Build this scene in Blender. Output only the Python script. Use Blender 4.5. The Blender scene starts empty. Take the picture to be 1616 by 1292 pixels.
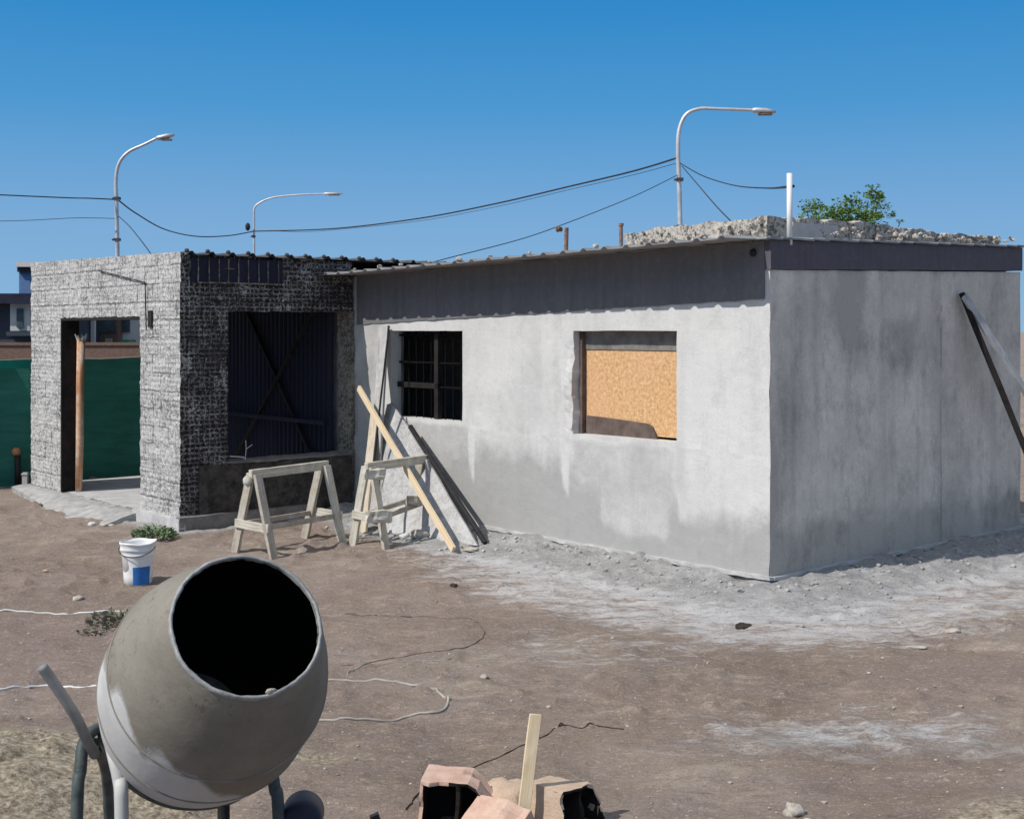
import bpy, bmesh, math, random
from mathutils import Vector, Matrix, noise
random.seed(7)
S = bpy.context.scene
C = S.collection
# ------------------------------------------------------------------ camera, sky, sun
CAMH = 2.07; F = 2000.0; HOR = 522.0
cam = bpy.data.cameras.new('camera'); co = bpy.data.objects.new('camera', cam); C.objects.link(co)
co.location = (0, 0, CAMH); co.rotation_euler = (math.radians(90), 0, 0)
cam.sensor_width = 36; cam.lens = 36*F/1616; cam.shift_y = -(646-HOR)/1616
cam.clip_start = 0.1; cam.clip_end = 3000
S.camera = co
EL = math.radians(47); SX, SY = -0.86, -0.51
sd = Vector((SX*math.cos(EL), SY*math.cos(EL), math.sin(EL))).normalized()
sun = bpy.data.lights.new('sun', 'SUN'); sun.energy = 4.25; sun.angle = math.radians(0.5); sun.color = (1, 0.96, 0.9)
so = bpy.data.objects.new('sun', sun); C.objects.link(so); so.rotation_euler = sd.to_track_quat('Z', 'Y').to_euler()
w = bpy.data.worlds.new('World'); S.world = w; w.use_nodes = True
wn = w.node_tree; bg = wn.nodes['Background']
sky = wn.nodes.new('ShaderNodeTexSky'); sky.sky_type = 'NISHITA'; sky.sun_disc = False
sky.sun_elevation = EL; sky.sun_rotation = math.atan2(SX, SY) % (2*math.pi)
sky.altitude = 900; sky.air_density = 1.15; sky.dust_density = 0.1; sky.ozone_density = 3.2
hs = wn.nodes.new('ShaderNodeHueSaturation'); hs.inputs['Saturation'].default_value = .35; hs.inputs['Value'].default_value = 1.3
wn.links.new(sky.outputs[0], hs.inputs['Color'])
# deep blue lower sky of a dry clear day, blended into the sky model overhead
tcw = wn.nodes.new('ShaderNodeTexCoord'); sx = wn.nodes.new('ShaderNodeSeparateXYZ'); wn.links.new(tcw.outputs['Generated'], sx.inputs[0])
cr_ = wn.nodes.new('ShaderNodeValToRGB'); els = cr_.color_ramp.elements
while len(els) < 4: els.new(.5)
for e_, (p_, c_) in zip(els, ((0.0, (1.75, 3.15, 4.6)), (.086, (1.30, 2.70, 4.55)), (.17, (.52, 2.10, 4.25)), (.26, (.17, 1.60, 3.85)))):
    e_.position = p_; e_.color = tuple(x/5 for x in c_)+(1,)
wn.links.new(sx.outputs['Z'], cr_.inputs[0])
sc_ = wn.nodes.new('ShaderNodeVectorMath'); sc_.operation = 'SCALE'; sc_.inputs['Scale'].default_value = 5; wn.links.new(cr_.outputs[0], sc_.inputs[0])
mr = wn.nodes.new('ShaderNodeMapRange'); mr.interpolation_type = 'SMOOTHSTEP'; mr.inputs[1].default_value = .24; mr.inputs[2].default_value = .6; wn.links.new(sx.outputs['Z'], mr.inputs[0])
mxw = wn.nodes.new('ShaderNodeMix'); mxw.data_type = 'RGBA'; wn.links.new(mr.outputs[0], mxw.inputs[0]); wn.links.new(sc_.outputs[0], mxw.inputs[6]); wn.links.new(hs.outputs[0], mxw.inputs[7])
wn.links.new(mxw.outputs[2], bg.inputs[0])
bg.inputs[1].default_value = 0.15
S.view_settings.view_transform = 'Standard'; S.view_settings.look = 'None'; S.view_settings.exposure = 0.0; S.view_settings.gamma = 1

# ------------------------------------------------------------------ frames
TH = math.atan2(.6562, .7546)
Vd = Vector((math.cos(TH), math.sin(TH), 0)); Ud = Vector((-math.sin(TH), math.cos(TH), 0))
CX, CY = 2.16, 10.615
def W(v, u, z): return Vector((CX, CY, 0)) + Vd*v + Ud*u + Vector((0, 0, z))
def PX(px, py, Y): return Vector(((px-808)/F*Y, Y, CAMH-(py-HOR)/F*Y))       # a photo measurement turned into metres
def GP(px, py, z=-0.1):
    Y = (CAMH-z)*F/(py-HOR); return Vector(((px-808)/F*Y, Y, z))
def uv_of(x, y):
    dx, dy = x-CX, y-CY
    return dx*Vd.x+dy*Vd.y, dx*Ud.x+dy*Ud.y                                   # v, u
def sstep(a, b, x):
    t = max(0, min(1, (x-a)/(b-a))); return t*t*(3-2*t)
def nz(x, y, z=0.0): return noise.noise(Vector((x, y, z)))
def foot_dist(x, y):
    v, u = uv_of(x, y)
    def box(a0, a1, b0, b1):
        dx = max(a0-v, 0, v-a1); dy = max(b0-u, 0, u-b1); return math.hypot(dx, dy)
    return box(0, 4.3, 0, 6.3), box(-2.27, 4.3, 6.19, 10.6)
def gz(x, y):
    d1, d2 = foot_dist(x, y)
    z = -0.115 + 0.035*nz(x*.35, y*.35, 3) + 0.014*nz(x*1.3, y*1.3, 9)
    if y < 40:
        z += 0.015*nz(x*3.4, y*4.4, 1) + 0.009*nz(x*8, y*10, 5) + .005*nz(x*19, y*21, 6)
        z -= .022*sstep(.55, .75, nz(x*1.9+3, y*2.6, 14)+.5)
        lump = max(0, nz(x*3.1, y*3.1, 7))*.05 + 0.02*nz(x*8, y*8, 2)
        b = math.exp(-(d1/0.62)**2)
        z = z + b*(0.10 + lump) + math.exp(-(d1/1.5)**2)*.02*nz(x*6, y*6, 4)
        z += math.exp(-(d2/0.25)**2)*0.02
        cl_ = max(0, nz(x*6.5, y*7.5, 21)-.22)*.10+max(0, nz(x*13, y*15, 5)-.30)*.06; z += cl_*(.35+.65*sstep(-.1, .35, nz(x*.6, y*.6, 30)))
        # sand mounds in the foreground
        m = math.exp(-(((x+3.0)/1.25)**2+((y-5.6)/1.0)**2)); z += .28*m + m*.03*nz(x*5, y*5, 8)
        m = math.exp(-(((x-3.2)/1.3)**2+((y-5.0)/.85)**2)); z += .30*m + m*.03*nz(x*5, y*5, 8)
    return z

# ------------------------------------------------------------------ node materials
def new_mat(name):
    m = bpy.data.materials.new(name); m.use_nodes = True
    n = m.node_tree; return m, n, n.nodes['Principled BSDF']
class N:
    def __init__(s, nt): s.t = nt
    def n(s, typ, **kw):
        o = s.t.nodes.new(typ)
        for k, v in kw.items(): setattr(o, k, v)
        return o
    def l(s, a, b): s.t.links.new(a, b)
    def coord(s, scale=(1, 1, 1), kind='Object'):
        c = s.n('ShaderNodeTexCoord'); m = s.n('ShaderNodeMapping'); m.inputs['Scale'].default_value = scale
        s.l(c.outputs[kind], m.inputs[0]); return m.outputs[0]
    def noise(s, vec, scale, detail=6, rough=.6, dist=0):
        o = s.n('ShaderNodeTexNoise'); s.l(vec, o.inputs['Vector'])
        o.inputs['Scale'].default_value = scale; o.inputs['Detail'].default_value = detail
        o.inputs['Roughness'].default_value = rough; o.inputs['Distortion'].default_value = dist
        return o.outputs['Fac']
    def voro(s, vec, scale, feature='F1'):
        o = s.n('ShaderNodeTexVoronoi', feature=feature); s.l(vec, o.inputs['Vector']); o.inputs['Scale'].default_value = scale
        return o.outputs['Distance']
    def ramp(s, fac, stops):
        o = s.n('ShaderNodeValToRGB'); e = o.color_ramp.elements
        while len(e) < len(stops): e.new(.5)
        for q, (p, c) in zip(e, stops):
            q.position = p; q.color = (c, c, c, 1) if isinstance(c, (int, float)) else (*c, 1)
        s.l(fac, o.inputs[0]); return o.outputs[0]
    def mix(s, fac, a, b, mode='MIX'):
        o = s.n('ShaderNodeMix', data_type='RGBA', blend_type=mode)
        for sock, val in ((o.inputs[0], fac), (o.inputs[6], a), (o.inputs[7], b)):
            if isinstance(val, (int, float)): sock.default_value = val
            elif isinstance(val, tuple): sock.default_value = (*val, 1)
            else: s.l(val, sock)
        return o.outputs[2]
    def math(s, op, a, b=0.0):
        o = s.n('ShaderNodeMath', operation=op)
        for sock, val in ((o.inputs[0], a), (o.inputs[1], b)):
            if isinstance(val, (int, float)): sock.default_value = val
            else: s.l(val, sock)
        return o.outputs[0]
    def attr(s, name):
        o = s.n('ShaderNodeAttribute', attribute_name=name); return o.outputs['Fac']
    def bump(s, h, strength, dist, prev=None):
        o = s.n('ShaderNodeBump'); o.inputs['Strength'].default_value = strength; o.inputs['Distance'].default_value = dist
        s.l(h, o.inputs['Height'])
        if prev is not None: s.l(prev, o.inputs['Normal'])
        return o.outputs[0]
def simple(name, c1, c2, scale=6, rough=.8, bump=.3, bd=.004, metal=0, stretch=(1, 1, 1), spec=.3, lo=.35, hi=.65):
    m, t, p = new_mat(name); q = N(t); v = q.coord(stretch)
    a = q.noise(v, scale, 8, .65); q.l(q.ramp(a, [(lo, c1), (hi, c2)]), p.inputs['Base Color'])
    b = q.noise(v, scale*7, 5, .6)
    q.l(q.bump(b, bump, bd), p.inputs['Normal'])
    p.inputs['Roughness'].default_value = rough; p.inputs['Metallic'].default_value = metal
    p.inputs['Specular IOR Level'].default_value = spec
    return m
M = {}
def plaster(name, light, grey, dark, fine=1.0):
    m, t, p = new_mat(name); q = N(t); v = q.coord()
    big = q.noise(v, 1.1, 5, .6); med = q.noise(v, 9, 7, .7); fin = q.noise(v, 60, 5, .7)
    streak = q.noise(q.coord((5, 5, .25)), 1.0, 5, .6)
    damp = q.math('ADD', q.attr('damp'), q.math('MULTIPLY', q.math('SUBTRACT', med, .5), .9))
    c = q.mix(q.ramp(damp, [(.1, 0.0), (.85, 1.0)]), light, grey)
    c = q.mix(q.math('MULTIPLY', q.ramp(streak, [(.5, 0.0), (.72, 1.0)]), .22*fine), c, dark)
    c = q.mix(q.math('MULTIPLY', q.ramp(big, [(.45, 0.0), (.7, 1.0)]), .3), c, grey)
    c = q.mix(q.math('MULTIPLY', q.ramp(fin, [(.55, 0.0), (.75, 1.0)]), .5), c, dark)
    c = q.mix(q.math('MULTIPLY', q.ramp(q.noise(q.coord((1, 1, .6)), 3.2, 9, .8), [(.50, 0.0), (.68, 1.0)]), .42*fine), c, dark)
    c = q.mix(q.math('MULTIPLY', q.ramp(q.noise(v, 34, 6, .8), [(.30, 1.0), (.46, 0.0)]), .35*fine), c, dark)
    c = q.mix(q.ramp(q.attr('scuff'), [(.2, 0.0), (.8, 1.0)]), c, dark)
    q.l(c, p.inputs['Base Color'])
    b = q.bump(fin, .5, .004); b = q.bump(med, .45, .012, b); q.l(b, p.inputs['Normal'])
    p.inputs['Roughness'].default_value = .95; p.inputs['Specular IOR Level'].default_value = .15
    return m
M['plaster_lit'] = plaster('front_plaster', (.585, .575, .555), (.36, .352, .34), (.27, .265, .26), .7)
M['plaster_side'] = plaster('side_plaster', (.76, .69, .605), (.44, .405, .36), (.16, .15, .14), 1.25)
def rough_render(name, base, hole, speck, thr, course=True):
    m, t, p = new_mat(name); q = N(t); v = q.coord()
    a = q.noise(v, 22, 6, .8); f = q.noise(v, 75, 4, .7)
    big = q.noise(v, 2.2, 5, .6)
    fac = q.math('ADD', q.math('MULTIPLY', a, .7), q.math('MULTIPLY', big, .3))
    c = q.mix(q.ramp(fac, [(thr-.05, 0.0), (thr+.04, 1.0)]), hole, base)
    c = q.mix(q.ramp(q.voro(v, 26), [(.10, .7), (.2, 0.0)]), c, speck)
    if speck[0] < .65 and base[0] < .1:
        sp = q.math('ADD', q.noise(v, 30, 5, .85, .4), q.math('MULTIPLY', q.math('SUBTRACT', q.noise(v, 2.6, 5, .65), .5), .55))
        c = q.mix(q.ramp(sp, [(.57, 0.0), (.66, .8)]), c, speck)  # pale specks painted for bumps that catch grazing sun
        c = q.mix(q.ramp(q.noise(v, 4, 5, .7), [(.5, 0.0), (.7, .5)]), c, (.10, .085, .07))
    wv = q.n('ShaderNodeTexWave', wave_type='BANDS', bands_direction='Z'); q.l(v, wv.inputs['Vector'])
    wv.inputs['Scale'].default_value = 4.6; wv.inputs['Distortion'].default_value = 4; wv.inputs['Detail'].default_value = 3; wv.inputs['Detail Scale'].default_value = 2
    sp3 = q.n('ShaderNodeSeparateXYZ'); q.l(v, sp3.inputs[0]); hz = q.math('ADD', sp3.outputs[0], sp3.outputs[1])
    jt = q.math('MULTIPLY', q.math('SUBTRACT', q.noise(v, 9, 4, .7), .5), .06)
    cv = q.n('ShaderNodeCombineXYZ'); q.l(q.math('ADD', hz, jt), cv.inputs[0]); q.l(q.math('ADD', sp3.outputs[2], jt), cv.inputs[1])
    bt = q.n('ShaderNodeTexBrick', offset=0.0); q.l(cv.outputs[0], bt.inputs['Vector']); bt.inputs['Scale'].default_value = 1.0
    bt.inputs['Brick Width'].default_value = .062; bt.inputs['Row Height'].default_value = .052; bt.inputs['Mortar Size'].default_value = .011; bt.inputs['Mortar Smooth'].default_value = .6
    msk = q.math('MULTIPLY', q.ramp(q.noise(v, 1.3, 4, .6), [(.34, 0.15), (.6, 1.0)]), q.ramp(q.noise(v, 16, 5, .75), [(.40, 0.0), (.56, 1.0)]))
    grid = q.math('MULTIPLY', bt.outputs['Fac'], msk)
    if course: c = q.mix(q.math('MULTIPLY', grid, .62 if base[0] < .1 else .8), c, speck if base[0] < .1 else hole)
    bk = q.n('ShaderNodeTexBrick', offset=0.5); q.l(cv.outputs[0], bk.inputs['Vector']); bk.inputs['Scale'].default_value = 1.0
    bk.inputs['Brick Width'].default_value = .40; bk.inputs['Row Height'].default_value = .20; bk.inputs['Mortar Size'].default_value = .009; bk.inputs['Mortar Smooth'].default_value = .3
    jm = q.math('MULTIPLY', bk.outputs['Fac'], q.ramp(q.noise(v, 3.3, 5, .7), [(.42, 0.0), (.55, .9)]))
    if course: c = q.mix(jm, c, hole)
    if course: c = q.mix(q.ramp(q.noise(v, 5.5, 7, .75), [(.60, 0.0), (.68, .75)]), c, hole)
    if course: c = q.mix(q.math('MULTIPLY', q.ramp(wv.outputs['Fac'], [(.0, 1.0), (.3, 0.0)]), q.math('MULTIPLY', q.ramp(q.noise(v, .9, 3, .5), [(.4, 0.0), (.6, 1.0)]), .45)), c, hole)
    q.l(c, p.inputs['Base Color'])
    b = q.bump(f, .7, .008); b = q.bump(a, .8, .018, b)
    if course: b = q.bump(wv.outputs['Fac'], .22, .007, b)
    q.l(b, p.inputs['Normal']); p.inputs['Roughness'].default_value = .95; p.inputs['Specular IOR Level'].default_value = .15
    return m
M['rough_lit'] = rough_render('porch_rough_render', (.54, .53, .515), (.12, .115, .11), (.64, .63, .61), .45)
M['rough_shaded'] = rough_render('porch_shaded_masonry', (.030, .027, .028), (.010, .009, .011), (.62, .59, .54), .40)  # dark copy for the shaded face: shade in the base, sunlit bumps as specks
M['rough_tan'] = rough_render('porch_corner_render', (.30, .28, .23), (.10, .09, .07), (.55, .52, .45), .5, False)
def mband(name, c, d):
    m, t, p = new_mat(name); q = N(t)
    s1 = q.noise(q.coord((7, 7, .35)), 2.0, 6, .6); s2 = q.noise(q.coord(), 14, 6, .7)
    k = q.mix(q.ramp(s1, [(.35, 0.0), (.7, 1.0)]), c, d); k = q.mix(q.math('MULTIPLY', q.ramp(s2, [(.5, 0.0), (.75, 1.0)]), .4), k, tuple(x*1.5 for x in d))
    q.l(k, p.inputs['Base Color']); q.l(q.bump(s2, .4, .01), p.inputs['Normal']); p.inputs['Roughness'].default_value = .85
    p.inputs['Specular IOR Level'].default_value = .25
    return m
M['band'] = mband('grey_band_with_shade', (.135, .132, .138), (.165, .162, .165))  # grey band tone, also stands in for shade under the eave
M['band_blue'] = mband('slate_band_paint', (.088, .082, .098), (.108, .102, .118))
M['concrete'] = simple('concrete', (.36, .355, .35), (.5, .49, .48), 5, .95, .5, .006)
M['concrete_mid'] = simple('mortar_crumb', (.24, .235, .225), (.42, .41, .395), 8, .95, .5, .006)
M['concrete_dark'] = simple('old_concrete', (.13, .12, .11), (.24, .22, .2), 7, .95, .6, .01)
M['stone_dark'] = simple('dark_stonework', (.03, .027, .025), (.12, .105, .09), 9, .95, .9, .03)
M['galv'] = simple('galvanised_sheet', (.20, .20, .21), (.36, .35, .34), 4, .6, .15, .002, .2)
M['galv_dark'] = simple('weathered_sheet', (.035, .035, .042), (.09, .085, .085), 6, .8, .2, .003, 0)
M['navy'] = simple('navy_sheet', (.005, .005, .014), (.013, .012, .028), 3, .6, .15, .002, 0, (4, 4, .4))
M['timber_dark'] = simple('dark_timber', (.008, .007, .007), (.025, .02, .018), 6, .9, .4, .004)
M['grille'] = simple('grille_iron', (.004, .004, .004), (.010, .009, .008), 10, .9, .3, .002, spec=.1)
M['iron'] = simple('black_iron', (.012, .012, .013), (.03, .028, .027), 10, .6, .3, .002)
M['white'] = simple('white_pvc', (.66, .655, .63), (.78, .77, .75), 4, .5, .1, .002)
M['rust'] = simple('rusty_steel', (.10, .06, .045), (.32, .2, .14), 14, .85, .4, .003)
M['pole'] = simple('galvanised_pole', (.42, .42, .43), (.62, .62, .62), 3, .45, .1, .002, .35)
M['wire'] = simple('black_cable', (.015, .015, .018), (.03, .03, .035), 10, .7, .1, .001)
M['inner'] = simple('inner_wall', (.30, .285, .275), (.42, .40, .385), 5, .95, .4, .006)
def wood(name, c1, c2, c3, sc=3):
    m, t, p = new_mat(name); q = N(t)
    g = q.noise(q.coord((22, 22, .9)), sc, 6, .6, .4); f = q.noise(q.coord((1, 1, 1)), 5, 6, .7)
    k = q.ramp(g, [(.32, c1), (.62, c2)]); k = q.mix(q.ramp(f, [(.45, 0.0), (.68, 1.0)]), k, c3); q.l(k, p.inputs['Base Color'])
    q.l(q.bump(g, .6, .003), p.inputs['Normal']); p.inputs['Roughness'].default_value = .85; p.inputs['Specular IOR Level'].default_value = .2
    return m
M['wood_new'] = wood('fresh_pine', (.54, .41, .24), (.72, .58, .39), (.64, .54, .40))
M['wood_tan'] = wood('tan_weathered_wood', (.34, .27, .19), (.54, .46, .35), (.56, .52, .45))
M['wood_old'] = wood('weathered_wood', (.24, .205, .16), (.44, .39, .31), (.52, .49, .44))
M['wood_grey'] = wood('grey_board', (.24, .235, .23), (.44, .435, .425), (.52, .51, .50))
M['wood_cream'] = wood('cement_splashed_wood', (.30, .27, .21), (.56, .52, .43), (.62, .60, .54))
M['wood_orange'] = wood('red_stained_prop', (.36, .15, .07), (.60, .34, .19), (.62, .55, .45), 2)
m, t, p = new_mat('chipboard'); q = N(t); v = q.coord((1, 1, 1))
a = q.voro(v, 42); b = q.noise(v, 30, 6, .75); c = q.noise(v, 2.0, 4, .6)
k = q.ramp(b, [(.30, (.32, .165, .07)), (.5, (.58, .34, .155)), (.70, (.78, .55, .31))])
k = q.mix(q.ramp(c, [(.45, 0.0), (.7, .55)]), k, (.62, .36, .20)); k = q.mix(q.ramp(q.noise(v, 7, 8, .8), [(.64, 0.0), (.72, .8)]), k, (.66, .56, .44))
q.l(k, p.inputs['Base Color']); q.l(q.bump(a, .25, .003), p.inputs['Normal']); p.inputs['Roughness'].default_value = .8; M['osb'] = m
M['brownboard'] = simple('brown_hardboard', (.085, .06, .05), (.15, .11, .095), 8, .85, .3, .003)
M['clay'] = simple('fired_clay', (.44, .27, .20), (.60, .44, .35), 11, .9, .6, .005, lo=.3, hi=.7)
M['clay_pale'] = simple('dusty_clay', (.40, .30, .22), (.56, .42, .31), 12, .9, .7, .006, lo=.3, hi=.7)
M['clay_in'] = simple('shaded_clay_inside', (.010, .008, .008), (.028, .02, .017), 9, .95, .4, .004)  # shade of the hollows put into a near-black inner colour
M['net'] = simple('green_shade_net', (.035, .17, .125), (.05, .23, .17), 2.2, .8, .35, .01, 0, (1, 1, 5), .15)
M['net_light'] = simple('green_net_hem', (.01, .19, .14), (.015, .26, .19), 3, .8, .2, .005, spec=.15)
M['bucket'] = simple('white_plastic', (.60, .59, .57), (.78, .77, .75), 9, .5, .15, .003, lo=.3, hi=.5)
M['blue'] = simple('blue_label_paint', (.02, .12, .36), (.035, .17, .46), 9, .5, .1, .002)
M['stone'] = simple('pale_rubble', (.30, .26, .21), (.58, .53, .46), 14, .95, .8, .012)
M['rubble_wall'] = rough_render('parapet_rubble', (.52, .48, .42), (.13, .12, .11), (.62, .57, .5), .48, False)
M['pebble'] = simple('pebbles', (.22, .17, .14), (.50, .45, .40), 3, .95, .4, .004)
M['soil_dark'] = simple('wet_soil', (.02, .015, .012), (.06, .045, .035), 12, .95, .7, .01)
M['leaf'] = simple('tree_leaf', (.06, .13, .02), (.16, .25, .06), 2.6, .6, .1, .002, spec=.3)
M['leaf_grey'] = simple('weed_leaf', (.08, .14, .05), (.20, .27, .14), 9, .7, .1, .002)
M['dryweed'] = simple('dry_weed', (.13, .125, .09), (.25, .23, .17), 9, .8, .1, .002)
M['bark'] = simple('bark', (.06, .045, .035), (.13, .1, .08), 9, .9, .5, .01)
M['hose'] = simple('pale_hose', (.26, .24, .205), (.40, .375, .33), 6, .6, .1, .002)
M['hose_white'] = simple('white_cord', (.50, .49, .48), (.66, .65, .63), 6, .6, .1, .002)
M['cord'] = simple('brown_cord', (.09, .075, .065), (.17, .145, .125), 20, .9, .3, .002)
M['brickwall'] = simple('far_brickwork', (.13, .08, .06), (.19, .125, .095), 14, .9, .3, .01)
M['slate'] = simple('slate_wall', (.035, .045, .06), (.055, .065, .085), 2, .8, .1, .003)
M['bluewall'] = simple('blue_wall', (.07, .13, .26), (.11, .19, .34), 2, .8, .1, .003)
M['offwhite'] = simple('offwhite_wall', (.46, .45, .43), (.58, .57, .54), 2, .8, .1, .003)
M['far_glass'] = simple('far_window_glass', (.03, .045, .05), (.09, .12, .13), 3, .3, .05, .001)
M['bin'] = simple('green_bin_plastic', (.01, .17, .09), (.015, .22, .12), 3, .5, .05, .001)
M['motor'] = simple('navy_motor_paint', (.010, .010, .022), (.02, .02, .04), 6, .5, .1, .002)
M['tube_dark'] = simple('dark_frame_paint', (.035, .05, .05), (.10, .115, .11), 12, .6, .4, .003)
M['tube_grey'] = simple('dusty_grey_tube', (.17, .17, .165), (.28, .275, .265), 9, .7, .3, .003)
M['tube_pale'] = simple('pale_grey_tube', (.42, .41, .39), (.54, .53, .51), 5, .6, .2, .002)
M['orange'] = simple('orange_cap', (.48, .17, .06), (.62, .30, .13), 10, .7, .2, .002)
# drum
m, t, p = new_mat('cement_coated_drum'); q = N(t); v = q.coord()
n1 = q.noise(v, 14, 8, .7); n2 = q.noise(v, 55, 6, .75); n3 = q.noise(v, 3.5, 6, .65)
st = q.math('ADD', q.attr('stain'), q.math('MULTIPLY', q.math('SUBTRACT', n1, .5), .5))
mud = q.ramp(n3, [(.3, (.155, .138, .110)), (.7, (.255, .232, .192))])
mud = q.mix(q.math('MULTIPLY', q.ramp(n2, [(.5, 0.0), (.66, 1.0)]), .28), mud, (.12, .105, .085))
mud = q.mix(q.math('MULTIPLY', q.ramp(q.voro(v, 38), [(.1, 1.0), (.2, 0.0)]), .12), mud, (.34, .31, .27))
pale = q.ramp(n3, [(.35, (.42, .415, .405)), (.65, (.54, .535, .525))])
mud = q.mix(q.math('MULTIPLY', q.ramp(q.noise(v, 26, 8, .85), [(.56, 0.0), (.64, 1.0)]), q.ramp(q.noise(v, 3, 3, .5), [(.48, 0.0), (.6, .75)])), mud, (.06, .05, .04))
q.l(q.mix(q.ramp(st, [(.36, 0.0), (.60, 1.0)]), pale, mud), p.inputs['Base Color'])
b = q.bump(n2, .45, .002); b = q.bump(q.ramp(st, [(.40, 0.0), (.58, 1.0)]), .6, .004, b); b = q.bump(n1, .3, .004, b); q.l(b, p.inputs['Normal'])
p.inputs['Roughness'].default_value = .75; p.inputs['Specular IOR Level'].default_value = .25; M['drum'] = m
M['drum_in'] = simple('drum_inside_shade', (.010, .009, .009), (.018, .017, .016), 9, .95, .3, .003, spec=.04)  # near-black colour stands in for shade inside the mouth
M['weld'] = simple('crusted_weld', (.16, .145, .12), (.26, .235, .20), 12, .9, .4, .003)
M['rim'] = simple('worn_steel_rim', (.20, .20, .195), (.40, .395, .38), 20, .6, .5, .003, .2)
# ground
m, t, p = new_mat('site_ground'); q = N(t); v = q.coord()
vs = q.coord((.35, 1, 1))
big = q.noise(v, .45, 6, .6); med = q.noise(v, 3.2, 8, .7); fin = q.noise(v, 28, 8, .75); st = q.noise(vs, 4.5, 9, .75); gr = q.noise(v, 120, 3, .7)
c = q.ramp(big, [(.3, (.185, .142, .120)), (.5, (.270, .212, .182)), (.7, (.345, .290, .255))])
c = q.mix(q.math('MULTIPLY', q.ramp(med, [(.4, 0.0), (.7, 1.0)]), .55), c, (0.262, 0.202, 0.137))
c = q.mix(q.math('MULTIPLY', q.ramp(st, [(.52, 0.0), (.66, 1.0)]), .45), c, (0.510, 0.427, 0.337))
c = q.mix(q.math('MULTIPLY', q.ramp(q.noise(vs, 12, 8, .75), [(.56, 0.0), (.7, 1.0)]), .6), c, (0.150, 0.108, 0.076))
sa = q.math('ADD', q.attr('sand'), q.math('MULTIPLY', q.math('SUBTRACT', med, .5), .6))
sandc = q.ramp(fin, [(.38, (.16, .125, .085)), (.5, (.36, .30, .215)), (.62, (.58, .51, .40))])
c = q.mix(q.ramp(sa, [(.38, 0.0), (.58, 1.0)]), c, sandc)
da = q.math('ADD', q.attr('smooth_soil'), q.math('MULTIPLY', q.math('SUBTRACT', med, .5), .4))
c = q.mix(q.ramp(da, [(.4, 0.0), (.65, .8)]), c, (0.255, 0.195, 0.168))
ce = q.math('ADD', q.attr('cement'), q.math('ADD', q.math('MULTIPLY', q.math('SUBTRACT', st, .5), 1.0), q.math('MULTIPLY', q.math('SUBTRACT', fin, .5), .9)))
cem = q.ramp(q.noise(v, 5, 8, .7), [(.33, (.285, .28, .275)), (.55, (.41, .405, .40)), (.7, (.55, .545, .535))])
cem = q.mix(q.ramp(fin, [(.5, 0.0), (.66, .65)]), cem, (.18, .175, .17))
cem = q.mix(q.ramp(q.noise(v, 50, 5, .75), [(.56, 0.0), (.68, .6)]), cem, (.10, .097, .094))
c = q.mix(q.ramp(ce, [(.36, 0.0), (.66, 1.0)]), c, cem)
we = q.math('ADD', q.attr('white_dust'), q.math('MULTIPLY', q.math('SUBTRACT', q.noise(vs, 11, 9, .8), .5), 2.6))
c = q.mix(q.ramp(we, [(.62, 0.0), (1.0, .85)]), c, (.57, .56, .555))
cr1 = q.noise(q.coord((.6, 1, 1)), 46, 6, .8); c = q.mix(q.ramp(cr1, [(.55, 0.0), (.66, .75)]), c, (.54, .47, .415)); c = q.mix(q.ramp(cr1, [(.30, .8), (.42, 0.0)]), c, (.085, .062, .048))
c = q.mix(q.math('MULTIPLY', q.ramp(gr, [(.58, 0.0), (.72, 1.0)]), .55), c, (0.660, 0.568, 0.453))
c = q.mix(q.math('MULTIPLY', q.ramp(gr, [(.28, 1.0), (.42, 0.0)]), .6), c, (0.090, 0.068, 0.048))
q.l(c, p.inputs['Base Color'])
b = q.bump(gr, .7, .009); b = q.bump(fin, .85, .028, b); b = q.bump(st, .6, .04, b); q.l(b, p.inputs['Normal'])
p.inputs['Roughness'].default_value = .97; p.inputs['Specular IOR Level'].default_value = .12; M['ground'] = m

# ------------------------------------------------------------------ mesh helpers
def obj(name, bm, mat, parent=None, smooth=False):
    me = bpy.data.meshes.new(name); bm.normal_update(); bm.to_mesh(me); bm.free()
    for mm in (mat if isinstance(mat, (list, tuple)) else [mat]): me.materials.append(mm)
    if smooth:
        for f in me.polygons: f.use_smooth = True
    o = bpy.data.objects.new(name, me); C.objects.link(o)
    if parent: o.parent = parent
    return o
def tag(o, label, cat, group=None, kind=None):
    if label: o['label'] = label
    if cat: o['category'] = cat
    if group: o['group'] = group
    if kind: o['kind'] = kind
    return o
def thing(name, label, cat, loc=(0, 0, 0), rz=0, group=None):
    o = bpy.data.objects.new(name, None); C.objects.link(o); o.location = loc; o.rotation_euler = (0, 0, rz); o.empty_display_size = .1
    return tag(o, label, cat, group)
def box(bm, a, b, mi=0):
    x0, y0, z0 = a; x1, y1, z1 = b
    vs = [bm.verts.new(q) for q in ((x0, y0, z0), (x1, y0, z0), (x1, y1, z0), (x0, y1, z0), (x0, y0, z1), (x1, y0, z1), (x1, y1, z1), (x0, y1, z1))]
    for f in ((3, 2, 1, 0), (4, 5, 6, 7), (0, 1, 5, 4), (1, 2, 6, 5), (2, 3, 7, 6), (3, 0, 4, 7)):
        bm.faces.new([vs[i] for i in f]).material_index = mi
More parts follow.
